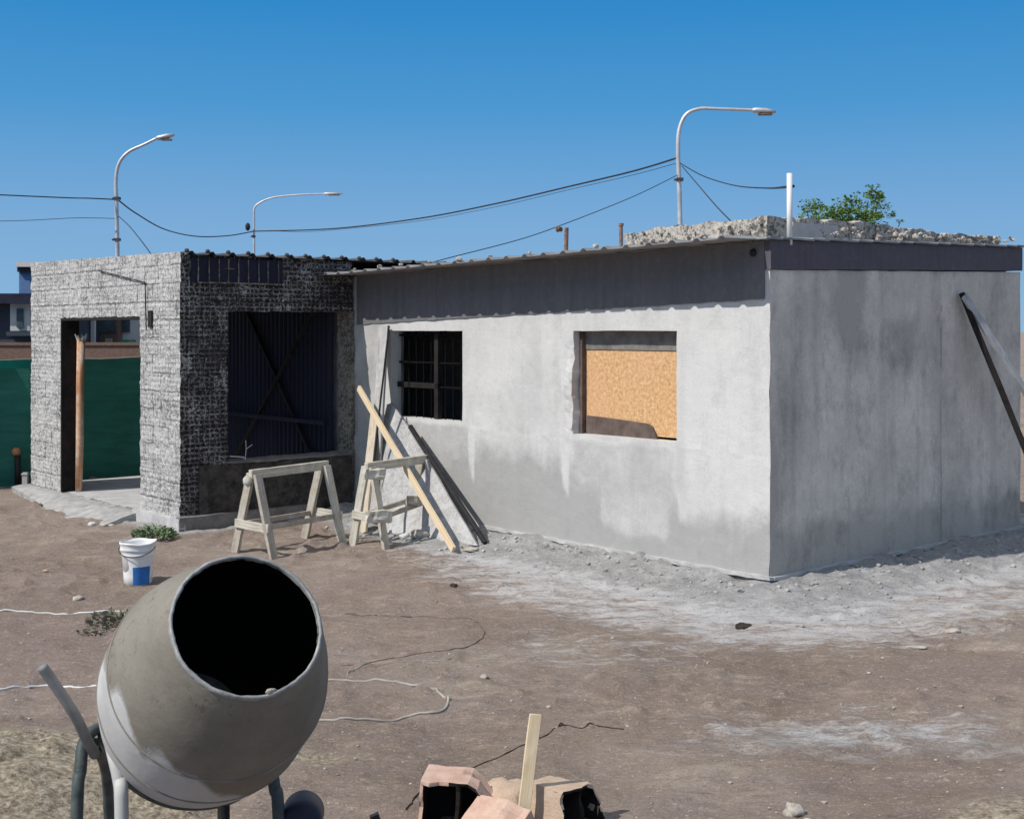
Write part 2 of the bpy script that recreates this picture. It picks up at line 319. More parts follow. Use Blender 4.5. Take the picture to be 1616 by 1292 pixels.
def beam(bm, p, q, w, h, side=None, seg=6, rough=.0):
    """a timber from p to q, w wide along `side`, h thick; edges uneven"""
    p, q = Vector(p), Vector(q); d = (q-p); L = d.length; d.normalize()
    s = Vector(side) if side is not None else d.cross(Vector((0, 0, 1)))
    if s.length < 1e-4: s = Vector((1, 0, 0))
    s = (s - d*s.dot(d)).normalized(); n = d.cross(s).normalized()
    rings = []
    for i in range(seg+1):
        c = p+d*(L*i/seg)
        r = []
        for a, b in ((-1, -1), (1, -1), (1, 1), (-1, 1)):
            k = Vector((nz(i*1.7+a, b, c.x), nz(b*2, i*1.3, c.y+a), nz(a, i*2.1, c.z+b)))*rough
            r.append(bm.verts.new(c+s*(a*w/2)+n*(b*h/2)+k))
        rings.append(r)
    for i in range(seg):
        for j in range(4):
            k = (j+1) % 4
            bm.faces.new((rings[i][j], rings[i][k], rings[i+1][k], rings[i+1][j]))
    bm.faces.new(rings[0][::-1]); bm.faces.new(rings[-1])
def timber(name, p, q, w, h, mat, parent=None, side=None, seg=8, rough=.004):
    """board mesh whose local z runs along its grain"""
    p, q = Vector(p), Vector(q); L = (q-p).length
    d = (q-p).normalized(); s = Vector(side) if side is not None else d.cross(Vector((0, 0, 1)))
    if s.length < 1e-4: s = Vector((1, 0, 0))
    s = (s-d*s.dot(d)).normalized(); n = d.cross(s)
    bm = bmesh.new(); beam(bm, (0, 0, 0), (0, 0, L), w, h, (1, 0, 0), seg, rough)
    bmesh.ops.recalc_face_normals(bm, faces=bm.faces)
    bmesh.ops.bevel(bm, geom=[e for e in bm.edges if len(e.link_faces) == 2 and e.calc_face_angle() > 1], offset=min(w, h)*.08, segments=1, affect='EDGES')
    o = obj(name, bm, mat, parent)
    R = Matrix((s, n, d)).transposed().to_4x4(); R.translation = p
    if parent is not None:
        bpy.context.view_layer.update(); o.matrix_world = R
        o.matrix_parent_inverse = Matrix.Identity(4); o.matrix_basis = parent.matrix_world.inverted() @ R
    else: o.matrix_world = R
    return o
def tube(bm, pts, r, n=10, cap=True):
    pts = [Vector(p) for p in pts]; rings = []; up = None
    for i, c in enumerate(pts):
        d = (pts[min(i+1, len(pts)-1)]-pts[max(i-1, 0)]).normalized()
        if up is None: up = d.orthogonal().normalized()
        up = (up-d*up.dot(d)).normalized(); sd_ = d.cross(up)
        rr = r[i] if isinstance(r, (list, tuple)) else r
        rings.append([bm.verts.new(c+(up*math.cos(2*math.pi*j/n)+sd_*math.sin(2*math.pi*j/n))*rr) for j in range(n)])
    for i in range(len(rings)-1):
        for j in range(n):
            k = (j+1) % n; bm.faces.new((rings[i][j], rings[i][k], rings[i+1][k], rings[i+1][j]))
    if cap: bm.faces.new(rings[0][::-1]); bm.faces.new(rings[-1])
def smooth_path(pts, sub=8):
    pts = [Vector(p) for p in pts]; out = []
    for i in range(len(pts)-1):
        p0 = pts[max(i-1, 0)]; p1 = pts[i]; p2 = pts[i+1]; p3 = pts[min(i+2, len(pts)-1)]
        for k in range(sub):
            t = k/sub
            out.append(.5*((2*p1)+(p2-p0)*t+(2*p0-5*p1+4*p2-p3)*t*t+(3*p1-p0-3*p2+p3)*t**3))
    out.append(pts[-1]); return out
def lathe(bm, prof, n=48, mi=0):
    rings = [[bm.verts.new((r*math.cos(2*math.pi*j/n), r*math.sin(2*math.pi*j/n), z)) for j in range(n)] for r, z in prof]
    for i in range(len(rings)-1):
        for j in range(n):
            k = (j+1) % n; bm.faces.new((rings[i][j], rings[i][k], rings[i+1][k], rings[i+1][j])).material_index = mi
    return rings
def breaks(a, b, marks, res):
    ms = sorted(set([a, b]+[x for x in marks if a < x < b])); out = [ms[0]]
    for p_, q_ in zip(ms, ms[1:]):
        n = max(1, round((q_-p_)/res))
        out += [p_+(q_-p_)*i/n for i in range(1, n+1)]
    return out
def wall(name, parent, mat, s0, s1, z0, z1, thick, mapf, holes=(), res=.08, disp=.003, freq=6, ztop=None, tn=2, damp=None, dispf=None, scuff=None):
    """solid wall sheet on a grid with openings; mapf(s, t, z) -> local point, t=0 is the outer face"""
    ss = breaks(s0, s1, [h[0] for h in holes]+[h[1] for h in holes], res)
    zs = breaks(z0, z1, [h[2] for h in holes]+[h[3] for h in holes], res)
    bm = bmesh.new(); cache = {}; dl = bm.verts.layers.float.new('damp'); sl = bm.verts.layers.float.new('scuff')
    zh = max([h[3] for h in holes], default=z0)
    def vert(i, k, j):
        key = (i, k, j)
        if key not in cache:
            s, z, t = ss[i], zs[k], thick*j/tn
            zz = z
            if ztop and z > zh: zz = zh+(z-zh)/(z1-zh)*(ztop(s)-zh)
            p = Vector(mapf(s, t, zz)); a = disp*(dispf(s, zz) if dispf else 1)
            p += noise.noise_vector(p*freq)*a + noise.noise_vector(p*freq*3.1+Vector((5, 1, 2)))*a*.5
            vv = bm.verts.new(p); vv[dl] = damp(s, zz) if damp else .2; vv[sl] = scuff(s, zz) if scuff else 0
            cache[key] = vv
        return cache[key]
    def filled(i, k):
        if not (0 <= i < len(ss)-1 and 0 <= k < len(zs)-1): return False
        sc = (ss[i]+ss[i+1])/2; zc = (zs[k]+zs[k+1])/2
        return not any(h[0] < sc < h[1] and h[2] < zc < h[3] for h in holes)
    for i in range(len(ss)-1):
        for k in range(len(zs)-1):
            if not filled(i, k): continue
            for j in (0, tn): bm.faces.new([vert(i, k, j), vert(i+1, k, j), vert(i+1, k+1, j), vert(i, k+1, j)])
            for (di, dk, a, b) in ((-1, 0, (i, k), (i, k+1)), (1, 0, (i+1, k), (i+1, k+1)), (0, -1, (i, k), (i+1, k)), (0, 1, (i, k+1), (i+1, k+1))):
                if not filled(i+di, k+dk):
                    for j in range(tn): bm.faces.new([vert(*a, j), vert(*b, j), vert(*b, j+1), vert(*a, j+1)])
    bmesh.ops.recalc_face_normals(bm, faces=bm.faces)
    return obj(name, bm, mat, parent)
def rock(bm, c, r, seed, flat=.7, sub=2):
    res = bmesh.ops.create_icosphere(bm, subdivisions=sub, radius=1)
    c = Vector(c)
    for v in res['verts']:
        k = 1+.45*noise.noise(v.co*1.3+Vector((seed, seed*.7, 0)))+.2*noise.noise(v.co*3+Vector((0, seed, 1)))
        p_ = v.co*k; v.co = c+Vector((p_.x*r, p_.y*r*(.8+.3*math.sin(seed)), p_.z*r*flat))

# ------------------------------------------------------------------ ground
def axis(lo, hi, f0, f1, fine, far):
    xs = [f0+(f1-f0)*i/fine for i in range(fine+1)]
    step = (f1-f0)/fine; x = f1
    while x < hi: step *= 1.35; x += step; xs.append(min(x, hi))
    step = (f1-f0)/fine; x = f0
    while x > lo: step *= 1.35; x -= step; xs.insert(0, max(x, lo))
    return xs
xs = axis(-900, 900, -6.5, 6.5, 300, 0)
ys = [4.4+(9-4.4)*i/150 for i in range(150)]+[9+(19-9)*i/190 for i in range(191)]
st_ = .08; y_ = 19
while y_ < 1500: st_ *= 1.35; y_ += st_; ys.append(y_)
y_ = 4.4; st_ = .05; pre = []
while y_ > -60: st_ *= 1.4; y_ -= st_; pre.insert(0, y_)
ys = pre+ys
bm = bmesh.new(); la = {k: bm.verts.layers.float.new(k) for k in ('cement', 'sand', 'smooth_soil', 'white_dust')}
def ell(x, y, cx, cy, rx, ry): return math.exp(-(((x-cx)/rx)**2+((y-cy)/ry)**2))
grid = []
for y in ys:
    row = []
    for x in xs:
        v = bm.verts.new((x, y, gz(x, y)))
        if -12 < x < 12 and 3 < y < 25:
            d1, d2 = foot_dist(x, y); vv, uu = uv_of(x, y)
            n1 = nz(x*1.1, y*1.1, 11)
            wdt = 0.9+.35*n1
            cm = sstep(wdt*1.7, wdt*.5, d1)*1.15
            if x < -.9: cm *= .4+.6*sstep(-3.2, -.9, x)
            cm = max(cm, .75*sstep(.5, .1, d2)*sstep(9.5, 6.5, uu))
            cm = max(cm, .42*ell(x, y, -4.0, 13.4, .7, .8), .34*ell(x, y, .9, 8.1, 1.3, .7), .50*ell(x, y, 1.9, 6.7, 1.5, .5), .26*ell(x, y, .9, 6.9, 1.6, .4), .32*ell(x, y, -1.2, 11.2, 1.2, .5))
            v[la['cement']] = cm
            wd = sstep(2.9, 1.3, d1)*sstep(.3, .9, d1)*.90*(.35+.65*sstep(-2.5, .3, x))
            wd = max(wd, .68*ell(x, y, .6, 8.8, 1.4, 1.1), .78*ell(x, y, 1.55, 6.75, .35, .2), .78*ell(x, y, 1.9, 6.9, 1.6, .6), .45*ell(x, y, .6, 7.0, .9, .5), .45*ell(x, y, 2.6, 8.4, 1.0, .5), .5*ell(x, y, -1.1, 11.4, 1.2, .6))
            v[la['white_dust']] = wd
            sa = max(ell(x, y, -3.0, 5.75, 1.55, .95)*1.5, ell(x, y, 3.2, 5.0, 1.55, .85)*1.35, .62*ell(x, y, -1.4, 6.5, 1.0, .35))
            v[la['sand']] = min(sa, 1)
            v[la['smooth_soil']] = min(1, 1.3*ell(x, y, -4.1, 8.6, 1.8, 1.15)+.7*ell(x, y, 3, 8.0, 1.6, .6))
        row.append(v)
    grid.append(row)
for j in range(len(ys)-1):
    for i in range(len(xs)-1):
        bm.faces.new((grid[j][i], grid[j][i+1], grid[j+1][i+1], grid[j+1][i]))
g = obj('ground', bm, M['ground'], smooth=True); tag(g, 'bare brown soil of the building site', 'ground', kind='structure')

# ------------------------------------------------------------------ the house
house = thing('unfinished_house', 'unfinished grey rendered single storey house with corrugated roof and rough masonry porch', 'house', (CX, CY, 0), TH)
UI = 6.19; VP = -2.267; UE = 10.58
def roofz(v, u): return 2.855+.028*v-.0165*u
def soft(x, a, b, w): return sstep(a-w, a+w, x)*sstep(b+w, b-w, x)
def damp_front(s, z):
    n_ = nz(s*1.1, z*.7, 2); n2 = nz(s*3.5, z*3, 6); n3 = nz(s*9, z*7, 1)
    e = .58+.22*n_+.10*n2+.04*n3+(.12*soft(s, 2.45, 3.9, .2))
    d = sstep(e+.28, e-.22, z)*.95
    patch = soft(s, 1.15, 1.98, .08+.04*n2)*soft(z, .20+.10*n2, .58+.12*n_, .10)
    d = d*(1-.85*patch)
    d = max(d, .42*soft(s, 1.06, 2.36, .04)*sstep(1.06, .98, z)*(1+.6*n_))
    d = d*(1-.9*soft(s, .12, .98, .10)*sstep(.30, .62, z+.12*n_))
    d = max(d, (.66+.25*n2)*soft(s, 4.0, 5.55, .10)*sstep(1.08, 1.0, z))
    d = max(d, (.55+.4*n2)*sstep(5.4, 5.7, s))
    wob = .02*nz(z*3, 4)+.01*nz(z*11, 2)
    for c_, w_, z0_, k_ in ((2.49, .07, .30, 1.1), (3.95, .06, .35, 1.0), (.97, .08, .25, 1.0), (.30, .07, .5, .6), (2.75, .10, 1.0, .5), (3.6, .10, .9, .45), (5.5, .06, 1.0, .4)):
        taper = sstep(z0_, z0_+.45, z)
        d -= k_*sstep(w_*(.4+.8*taper), 0, abs(s-c_-wob))*sstep(z0_-.05, z0_+.25, z)
    return d+.05+.42*nz(s*.9, z*.5, 8)+.22*nz(s*3, z*2.2, 5)
def damp_side(s, z):
    n_ = nz(s*1.6, z*.7, 4); n2 = nz(s*6, z*5, 3)
    d = .35+.35*n_+sstep(.55, .15, z+.12*n2)*.7
    d += .9*sstep(.38, .0, abs(s-1.15-.16*n2))*sstep(1.55, 2.3, z+.25*n_)
    d += .7*sstep(.55, 0, math.hypot(s-2.05, (z-1.95)*1.4)+.2*n2)+.25*nz(s*2.5, z*2, 9)
    d += .45*sstep(.3, 0, s)*sstep(1.9, .8, z)
    return d
def groove_side(s, z):
    a = 1 if abs(s-2.69-.012*math.sin(z*2)-.006*nz(z*9, 1)) < .016 else 0
    
    return a*(.42+.3*nz(s, z*3, 2))
holes_f = [(1.035, 2.377, 1.065, 2.07), (4.11, 5.44, 1.08, 2.07)]
fzt = lambda s: roofz(0, s)-.02
wall('front_wall', house, M['plaster_lit'], 0, UE, 0, 2.8, .18, lambda s, t, z: (t, s+t*max(0, 1-s/.4), z), holes_f, .045, .0045, 3.5, ztop=fzt, damp=damp_front,
     dispf=lambda s, z: 7 if (2.36 < s < 2.47 and 1.1 < z < 2.02) else (5 if 6.15 < s else (2.2 if s < .05 or 1.04 > z > 1.02 else 1)))
wall('side_wall', house, M['plaster_side'], .0, 4.27, 0, 2.58, .18, lambda s, t, z: (s+t*max(0, 1-s/.4), t, z+.026*s*(1 if z > 2.5 else 0)), (), .035, .004, 4, damp=damp_side, scuff=groove_side)
# dark upper band : beam on the side, front band with eave shadow painted in
bm = bmesh.new(); n = 40
def bandsec(bm, pts_in, pts_out):
    a = [bm.verts.new(p) for p in pts_in]; b = [bm.verts.new(p) for p in pts_out]
    for i in range(len(a)-1): pass
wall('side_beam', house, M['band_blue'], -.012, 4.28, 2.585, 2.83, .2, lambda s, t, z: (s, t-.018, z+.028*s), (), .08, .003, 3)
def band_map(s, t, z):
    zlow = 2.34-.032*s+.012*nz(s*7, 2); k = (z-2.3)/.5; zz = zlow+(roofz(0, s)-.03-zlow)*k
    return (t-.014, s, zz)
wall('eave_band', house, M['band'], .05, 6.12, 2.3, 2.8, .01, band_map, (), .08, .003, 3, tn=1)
# end and back walls close the building
for nm, a, b in (('back_wall', (4.1, .16, 0), (4.27, UE, 2.9)), ('end_wall', (.2, UE-.2, 0), (4.1, UE, 2.75)), ('partition', (.2, 2.9, 0), (4.1, 3.05, 2.75)), ('inner_wall', (2.0, 3.06, 0), (2.15, UE-.2, 2.75))):
    bm = bmesh.new(); box(bm, a, b); obj(nm, bm, M['inner'], house)
bm = bmesh.new(); box(bm, (.0, .0, -.35), (4.27, UE, -.004)); box(bm, (-2.2, 6.25, -.35), (-.002, UE, .0)); obj('floor_slab', bm, M['concrete'], house)
# plaster lip at the foot of both walls
wall('plinth_lip', house, M['concrete'], -.03, UI, -.02, .012, .05, lambda s, t, z: (t-.035, s, z), (), .06, .010, 9)
wall('plinth_lip', house, M['concrete'], .02, 4.27, -.02, .012, .05, lambda s, t, z: (s, t-.035, z), (), .06, .010, 9)
wall('foundation', house, M['concrete_dark'], .0, UI, -.4, -.02, .1, lambda s, t, z: (t, s, z), (), .06, .008, 9)
wall('foundation', house, M['concrete_dark'], .0, 4.27, -.4, -.02, .1, lambda s, t, z: (s, t, z), (), .06, .008, 9)
# corrugated sheets
def prof(x, pitch, h):
    t = (x/pitch) % 1
    return h*(sstep(.0, .12, t)-sstep(.22, .34, t))
def sheet(name, mat, a0, a1, b0, b1, zf, pitch, h, along_u, thick=.006, bs=10):
    """ridges repeat along a, run along b"""
    aa = []; x = a0
    while x < a1:
        for f_ in (0, .06, .12, .22, .28, .34, .67): aa.append(x+f_*pitch)
        x += pitch
    aa = [q_ for q_ in aa if q_ <= a1]; bm = bmesh.new(); L = []
    for dz in (0, -thick):
        rows = []
        for j in range(bs+1):
            b_ = b0+(b1-b0)*j/bs
            rows.append([bm.verts.new(((b_, a, zf(b_, a)+prof(a-a0, pitch, h)+dz+.006*nz(a*3, b_*3, 5)) if along_u else (a, b_, zf(a, b_)+prof(a-a0, pitch, h)+dz+.006*nz(a*3, b_*3, 5)))) for a in aa])
        L.append(rows)
    for rows in L:
        for j in range(bs):
            for i in range(len(aa)-1): bm.faces.new((rows[j][i], rows[j][i+1], rows[j+1][i+1], rows[j+1][i]))
    for j in (0, bs):
        for i in range(len(aa)-1): bm.faces.new((L[0][j][i], L[0][j][i+1], L[1][j][i+1], L[1][j][i]))
    for i in (0, len(aa)-1):
        for j in range(bs): bm.faces.new((L[0][j][i], L[0][j+1][i], L[1][j+1][i], L[1][j][i]))
    bmesh.ops.recalc_face_normals(bm, faces=bm.faces)
    return obj(name, bm, mat, house)
sheet('roof', M['galv'], .06, 6.75, -.50, 4.32, lambda v, u: roofz(v, u)-.012, .27, .024, True)
bm = bmesh.new(); box(bm, (-.02, -.02, 2.84), (.25, .07, 2.862)); obj('corner_flashing', bm, M['galv'], house)
bm = bmesh.new()                                                    # flat sheet edge over the side beam
for i in range(20):
    v0, v1 = -.1+4.45*i/20, -.1+4.45*(i+1)/20
    box(bm, (v0, -.045, 2.838+.028*v0+.003*math.sin(i*2.1)), (v1-.001, .3, 2.853+.028*v0+.003*math.sin(i*2.1)))
obj('roof_edge', bm, M['galv'], house)
# porch -------------------------------------------------------------
hp = [(7.19, 9.52, -.01, 2.235)]
wall('porch_wall', house, M['rough_lit'], UI, UE, -.02, 2.93, .2, lambda s, t, z: (VP+t, s+t*max(0, 1-(s-UI)/.4), z), hp, .024, .012, 11, tn=4, ztop=lambda s: 2.93+.012*(s-UI)+.018*nz(s*6, 1))
hd = [(-1.694, -.03, .57, 2.30)]
wall('porch_wall', house, M['rough_shaded'], VP, -.03, -.02, 2.9, .24, lambda s, t, z: (s+t*max(0, 1-(s-VP)/.4), UI+t, z), hd, .024, .019, 9, tn=5)
wall('corner_strip', house, M['rough_lit'], VP, VP+.205, -.02, 2.9, .02, lambda s, t, z: (s, UI-.006+t, z), (), .024, .009, 11) if False else None
wall('corner_pier', house, M['rough_tan'], UI-.01, UI+.28, 0, 2.30, .05, lambda s, t, z: (t-.055, s, z), (), .024, .013, 12)
wall('dark_sill_wall', house, M['stone_dark'], -2.05, -.06, -.02, .585, .03, lambda s, t, z: (s, UI-.035+t, z), (), .03, .016, 8)
wall('window_sill', house, M['concrete_dark'], -1.72, -.06, .585, .61, .30, lambda s, t, z: (s, UI-.05+t, z), (), .04, .012, 7)
wall('porch_footing', house, M['concrete_dark'], VP-.06, -.62, -.3, .05, .10, lambda s, t, z: (s, UI-.11+t, z), (), .05, .008, 6)
wall('porch_footing', house, M['concrete'], UI-.108, 7.25, -.3, .03, .08, lambda s, t, z: (VP-.07+t, s, z), (), .05, .012, 6)
bm = bmesh.new(); box(bm, (VP-.62, 7.15, -.35), (VP+.25, 10.75, -.012)); bmesh.ops.subdivide_edges(bm, edges=bm.edges[:], cuts=20, use_grid_fill=True)
for v in bm.verts: v.co += noise.noise_vector(v.co*2.2)*Vector((1, 1, .15))*.03*(1 if v.co.x < VP-.2 else .1); v.co.x += (v.co.y-7.15)/3.6*.42*sstep(VP-.1, VP-.6, v.co.x); v.co.z -= .125*sstep(VP-.05, VP-.60, v.co.x)
obj('porch_apron', bm, M['concrete_mid'], house)
wall('block_course', house, M['navy'], VP+.12, -1.0, 2.60, 2.88, .02, lambda s, t, z: (s, UI-.018+t, z), (), .05, .006, 6)
bm = bmesh.new()
for k in range(11):
    s = VP+.20+k*.125+random.uniform(-.01, .01)
    if s < -1.05: box(bm, (s, UI-.030, 2.60+random.uniform(0, .02)), (s+.010, UI-.012, 2.87))
box(bm, (VP+.2, UI-.028, 2.595), (-1.0, UI-.012, 2.610)); box(bm, (-1.75, UI-.027, 2.76), (-1.62, UI-.012, 2.768))
bmesh.ops.subdivide_edges(bm, edges=bm.edges[:], cuts=4)
for v in bm.verts: v.co += noise.noise_vector(v.co*14)*.006
obj('mortar_line', bm, M['rough_tan'], house)
sheet('porch_roof', M['galv_dark'], VP+.06, 4.2, UI-.07, UE-.1, lambda v, u: 2.915+.004*v, .25, .036, False)
for k in range(14):
    vk = VP+.02+k*.25
    if vk > .7: break
    bm = bmesh.new(); bmesh.ops.create_uvsphere(bm, u_segments=10, v_segments=7, radius=.026)
    for v in bm.verts: v.co = Vector((vk+v.co.x+.03, UI-.055+v.co.y, 2.945+v.co.z*.9))
    obj('ridge_cap', bm, M['galv_dark'], house)
# behind the opening: sheet cladding with a cross brace
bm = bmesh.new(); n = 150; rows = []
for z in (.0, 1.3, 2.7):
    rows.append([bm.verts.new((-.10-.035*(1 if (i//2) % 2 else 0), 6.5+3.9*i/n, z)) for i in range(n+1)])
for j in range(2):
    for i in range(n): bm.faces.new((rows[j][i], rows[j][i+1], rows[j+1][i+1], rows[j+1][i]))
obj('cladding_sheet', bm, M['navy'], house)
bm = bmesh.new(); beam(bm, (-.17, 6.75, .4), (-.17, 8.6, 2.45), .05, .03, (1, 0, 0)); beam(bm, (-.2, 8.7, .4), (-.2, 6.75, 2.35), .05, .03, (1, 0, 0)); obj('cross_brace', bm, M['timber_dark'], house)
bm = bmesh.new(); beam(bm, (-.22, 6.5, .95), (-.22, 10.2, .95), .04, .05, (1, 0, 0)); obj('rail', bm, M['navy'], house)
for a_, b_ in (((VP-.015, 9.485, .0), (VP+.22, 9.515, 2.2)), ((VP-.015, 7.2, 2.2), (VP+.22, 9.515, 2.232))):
    bm = bmesh.new(); box(bm, a_, b_); obj('shade_lining', bm, M['timber_dark'], house)  # dark lining added so the shaded reveal reads black
# little box and conduit on the lit column
bm = bmesh.new(); box(bm, (VP-.022, 6.86, 2.11), (VP+.02, 6.95, 2.30)); obj('switch_box', bm, M['iron'], house)
bm = bmesh.new(); tube(bm, [(VP-.02, 6.99, 2.08), (VP-.025, 7.0, 2.5), (VP-.02, 7.02, 2.62), (VP-.02, 7.6, 2.70), (VP-.02, 8.3, 2.80)], .007, 6); obj('conduit', bm, M['iron'], house)
# window of chipboard, broken brown board, dark strip as the window head's shadow
bm = bmesh.new(); box(bm, (.135, .98, 1.09), (.155, 2.335, 1.885)); bmesh.ops.bevel(bm, geom=bm.edges[:], offset=.003, segments=1); obj('window_board', bm, M['osb'], house)
bm = bmesh.new(); box(bm, (.125, .98, 1.888), (.18, 2.42, 2.10)); obj('head_shade_strip', bm, M['concrete_dark'], house)  # dark strip in place of the shadow under the window head
bm = bmesh.new(); prf = [(2.31, 1.055), (2.31, 1.24), (2.1, 1.235), (1.8, 1.22), (1.50, 1.205), (1.44, 1.18), (1.40, 1.12), (1.37, 1.055)]
fa = [bm.verts.new((.112, a, b)) for a, b in prf]; fb = [bm.verts.new((.130, a, b)) for a, b in prf]
bm.faces.new(fa); bm.faces.new(fb[::-1])
for i in range(len(fa)): k = (i+1) % len(fa); bm.faces.new((fa[i], fb[i], fb[k], fa[k]))
bmesh.ops.recalc_face_normals(bm, faces=bm.faces); obj('broken_board', bm, M['brownboard'], house)
bm = bmesh.new(); box(bm, (.08, 2.335, 1.06), (.15, 2.372, 2.075)); obj('window_jamb', bm, M['brownboard'], house)
# grille window
gr_ = bpy.data.objects.new('window_grille', None); C.objects.link(gr_); gr_.parent = house; gr_.location = (.12, 4.78, 1.08)
bm = bmesh.new()
for y in (-.62, -.5, -.36, -.22, .04, .18, .32, .46, .60): tube(bm, [(0, y, 0), (0, y, .98)], .007, 6)
obj('bar', bm, M['grille'], gr_)
bm = bmesh.new()
for z in (.35, .62, .93): box(bm, (-.008, -.66, z), (.008, .65, z+.02))
obj('crossbar', bm, M['grille'], gr_)
bm = bmesh.new(); box(bm, (-.03, -.12, 0), (.03, -.05, .98)); box(bm, (-.03, -.12, .34), (.02, .65, .40)); obj('mullion', bm, M['timber_dark'], gr_)
# parapet on the roof, rubble, vent pipes
def ptop(s): return .21+.02*nz(s*4, 3)+(.0 if s > .4 else 0)
wall('parapet', house, M['rubble_wall'], .25, 1.95, 0, .2, .14, lambda s, t, z: (.28+t, s, roofz(.3, s)+z*(1-.15*sstep(1.5, 1.95, s))+(.02*nz(s*5, 2) if z > .1 else 0)), (), .03, .016, 9)
wall('parapet', house, M['rubble_wall'], .28, 4.3, 0, .2, .14, lambda s, t, z: (s, .25+t, roofz(s, .25)+z*(1.0-.45*sstep(1.0, 4.0, s))+(.02*nz(s*5, 7) if z > .1 else 0)), (), .03, .018, 9)
bm = bmesh.new(); box(bm, (.62, .225, roofz(.6, .2)), (1.30, .30, roofz(.6, .2)+.165)); bmesh.ops.subdivide_edges(bm, edges=bm.edges[:], cuts=6, use_grid_fill=True)
for v in bm.verts: v.co += noise.noise_vector(v.co*7)*.008
obj('render_patch', bm, M['concrete'], house)
bm = bmesh.new()
for i in range(120):
    v_ = random.uniform(.9, 4.3); k = sstep(1, 3.5, v_)
    rock(bm, (v_, .20+random.uniform(-.12, .12), roofz(v_, .2)+.03+random.uniform(0, .10)*(1-.3*k)), random.choice((.012, .018, .024, .034, .045)), i*1.7, .7, 1)
for i in range(40):
    u_ = random.uniform(.3, 2.0); rock(bm, (.26, u_, roofz(.2, u_)+.04+random.uniform(0, .14)), random.uniform(.012, .024), i*1.3, .8, 1)
rb = obj('roof_rubble', bm, M['rubble_wall'], house); rb['kind'] = 'stuff'
bm = bmesh.new(); tube(bm, [(.27, -.0, 2.80), (.27, -.0, 3.41)], .024, 14); obj('vent_pipe', bm, M['white'], house, True)
bm = bmesh.new(); tube(bm, [(.3, 2.80, 2.80), (.3, 2.79, 3.12)], .022, 12); rock(bm, (.27, 2.87, 3.11), .045, 4, .7, 2); obj('roof_stub', bm, M['rust'], house)
bm = bmesh.new(); tube(bm, [(.3, 2.02, 2.80), (.3, 2.02, 3.10)], .018, 12); tube(bm, [(.3, 2.02, 3.09), (.3, 2.02, 3.115)], .026, 12); obj('roof_stub', bm, M['rust'], house)
bm = bmesh.new(); bmesh.ops.create_uvsphere(bm, u_segments=12, v_segments=8, radius=.035)
for v in bm.verts: v.co = Vector((-.02+v.co.x*.6, .16+v.co.y, 2.73+v.co.z))
obj('drain_hole', bm, M['iron'], house)
for i, u_ in enumerate([.35, .9, 1.6, 2.5, 3.1, 3.6, 4.1, 4.6, 5.0, 5.5]):
    bm = bmesh.new(); rock(bm, (-.46, u_, roofz(-.4, u_)+.022), .022+.008*(i % 3), i+2, .7, 1); o = obj('mortar_lump', bm, M['stone'], house)

# ------------------------------------------------------------------ timbers leaning
def G(px, py): 
    p = GP(px, py)
    for _ in range(3): p = GP(px, py, gz(p.x, p.y))
    return p
def wallpt(px, py, off=-.05):
    """point on the lit wall plane"""
    r = (px-808)/F; o = W(off, 0, 0)
    u = (o.x-r*o.y)/(r*Ud.y-Ud.x); q_ = W(off, u, 0)
    return Vector((q_.x, q_.y, CAMH-(py-HOR)/F*q_.y))
fp = G(716, 869); fp.z += .01
tag(timber('leaning_plank', fp, wallpt(566, 612, -.34), .035, .068, M['wood_new'], side=Vd), 'long yellow pine plank leaning diagonally against the wall corner', 'plank')
cor = [G(604, 838), G(754, 860), wallpt(640, 668, -.07), wallpt(618, 636, -.06), wallpt(600, 640, -.05)]
cor[0].z -= .01; cor[1].z -= .01; org = cor[0].copy(); thk = Vector((.012, .028, .0)); bm = bmesh.new()
ca = [bm.verts.new(c_-org) for c_ in cor]; cb = [bm.verts.new(c_-org+thk) for c_ in cor]
bm.faces.new(ca); bm.faces.new(cb[::-1])
for i in range(5): k = (i+1) % 5; bm.faces.new((ca[i], cb[i], cb[k], ca[k]))
bmesh.ops.triangulate(bm, faces=bm.faces[:]); bmesh.ops.subdivide_edges(bm, edges=bm.edges[:], cuts=7, use_grid_fill=True)
for v in bm.verts: v.co += noise.noise_vector(v.co*5)*.010+noise.noise_vector(v.co*16)*.004
bmesh.ops.recalc_face_normals(bm, faces=bm.faces); o = obj('wood_sheet', bm, M['wood_grey']); o.location = org
tag(o, 'wide cement grey panel with a slanted edge leaning below the barred window', 'panel')
tag(timber('iron_bar', G(766, 858)+Vector((0, 0, .01)), wallpt(647, 672, -.14), .045, .04, M['iron']), 'thin black iron bar leaning along the wide grey board', 'bar')
tag(timber('leaning_board', G(588, 826), wallpt(606, 515, -.05), .17, .03, M['wood_grey'], side=Ud*-1), 'tall narrow grey board propped upright left of the barred window', 'board')
tag(timber('leaning_board', G(572, 842), wallpt(592, 648, -.22), .13, .03, M['wood_tan'], side=Ud*-1), 'short tan weathered board propped behind the right trestle', 'board')
tag(timber('batten', G(578, 836), wallpt(614, 514, -.11), .018, .018, M['timber_dark']), 'thin dark batten leaning on the tall grey board left of the window', 'batten')
def sidept(px, py, off=-.04):
    r = (px-808)/F; o = W(0, off, 0); v_ = (r*o.y-o.x)/(Vd.x-r*Vd.y); q_ = W(v_, off, 0)
    return Vector((q_.x, q_.y, CAMH-(py-HOR)/F*q_.y))
f1 = GP(1683, 872); f1.z = gz(f1.x, f1.y)+.01
tag(timber('leaning_prop', f1, sidept(1517, 462), .06, .05, M['timber_dark']), 'black timber prop leaning on the shaded side wall', 'prop')
f2 = GP(1770, 856); f2.z = gz(f2.x, f2.y)+.01
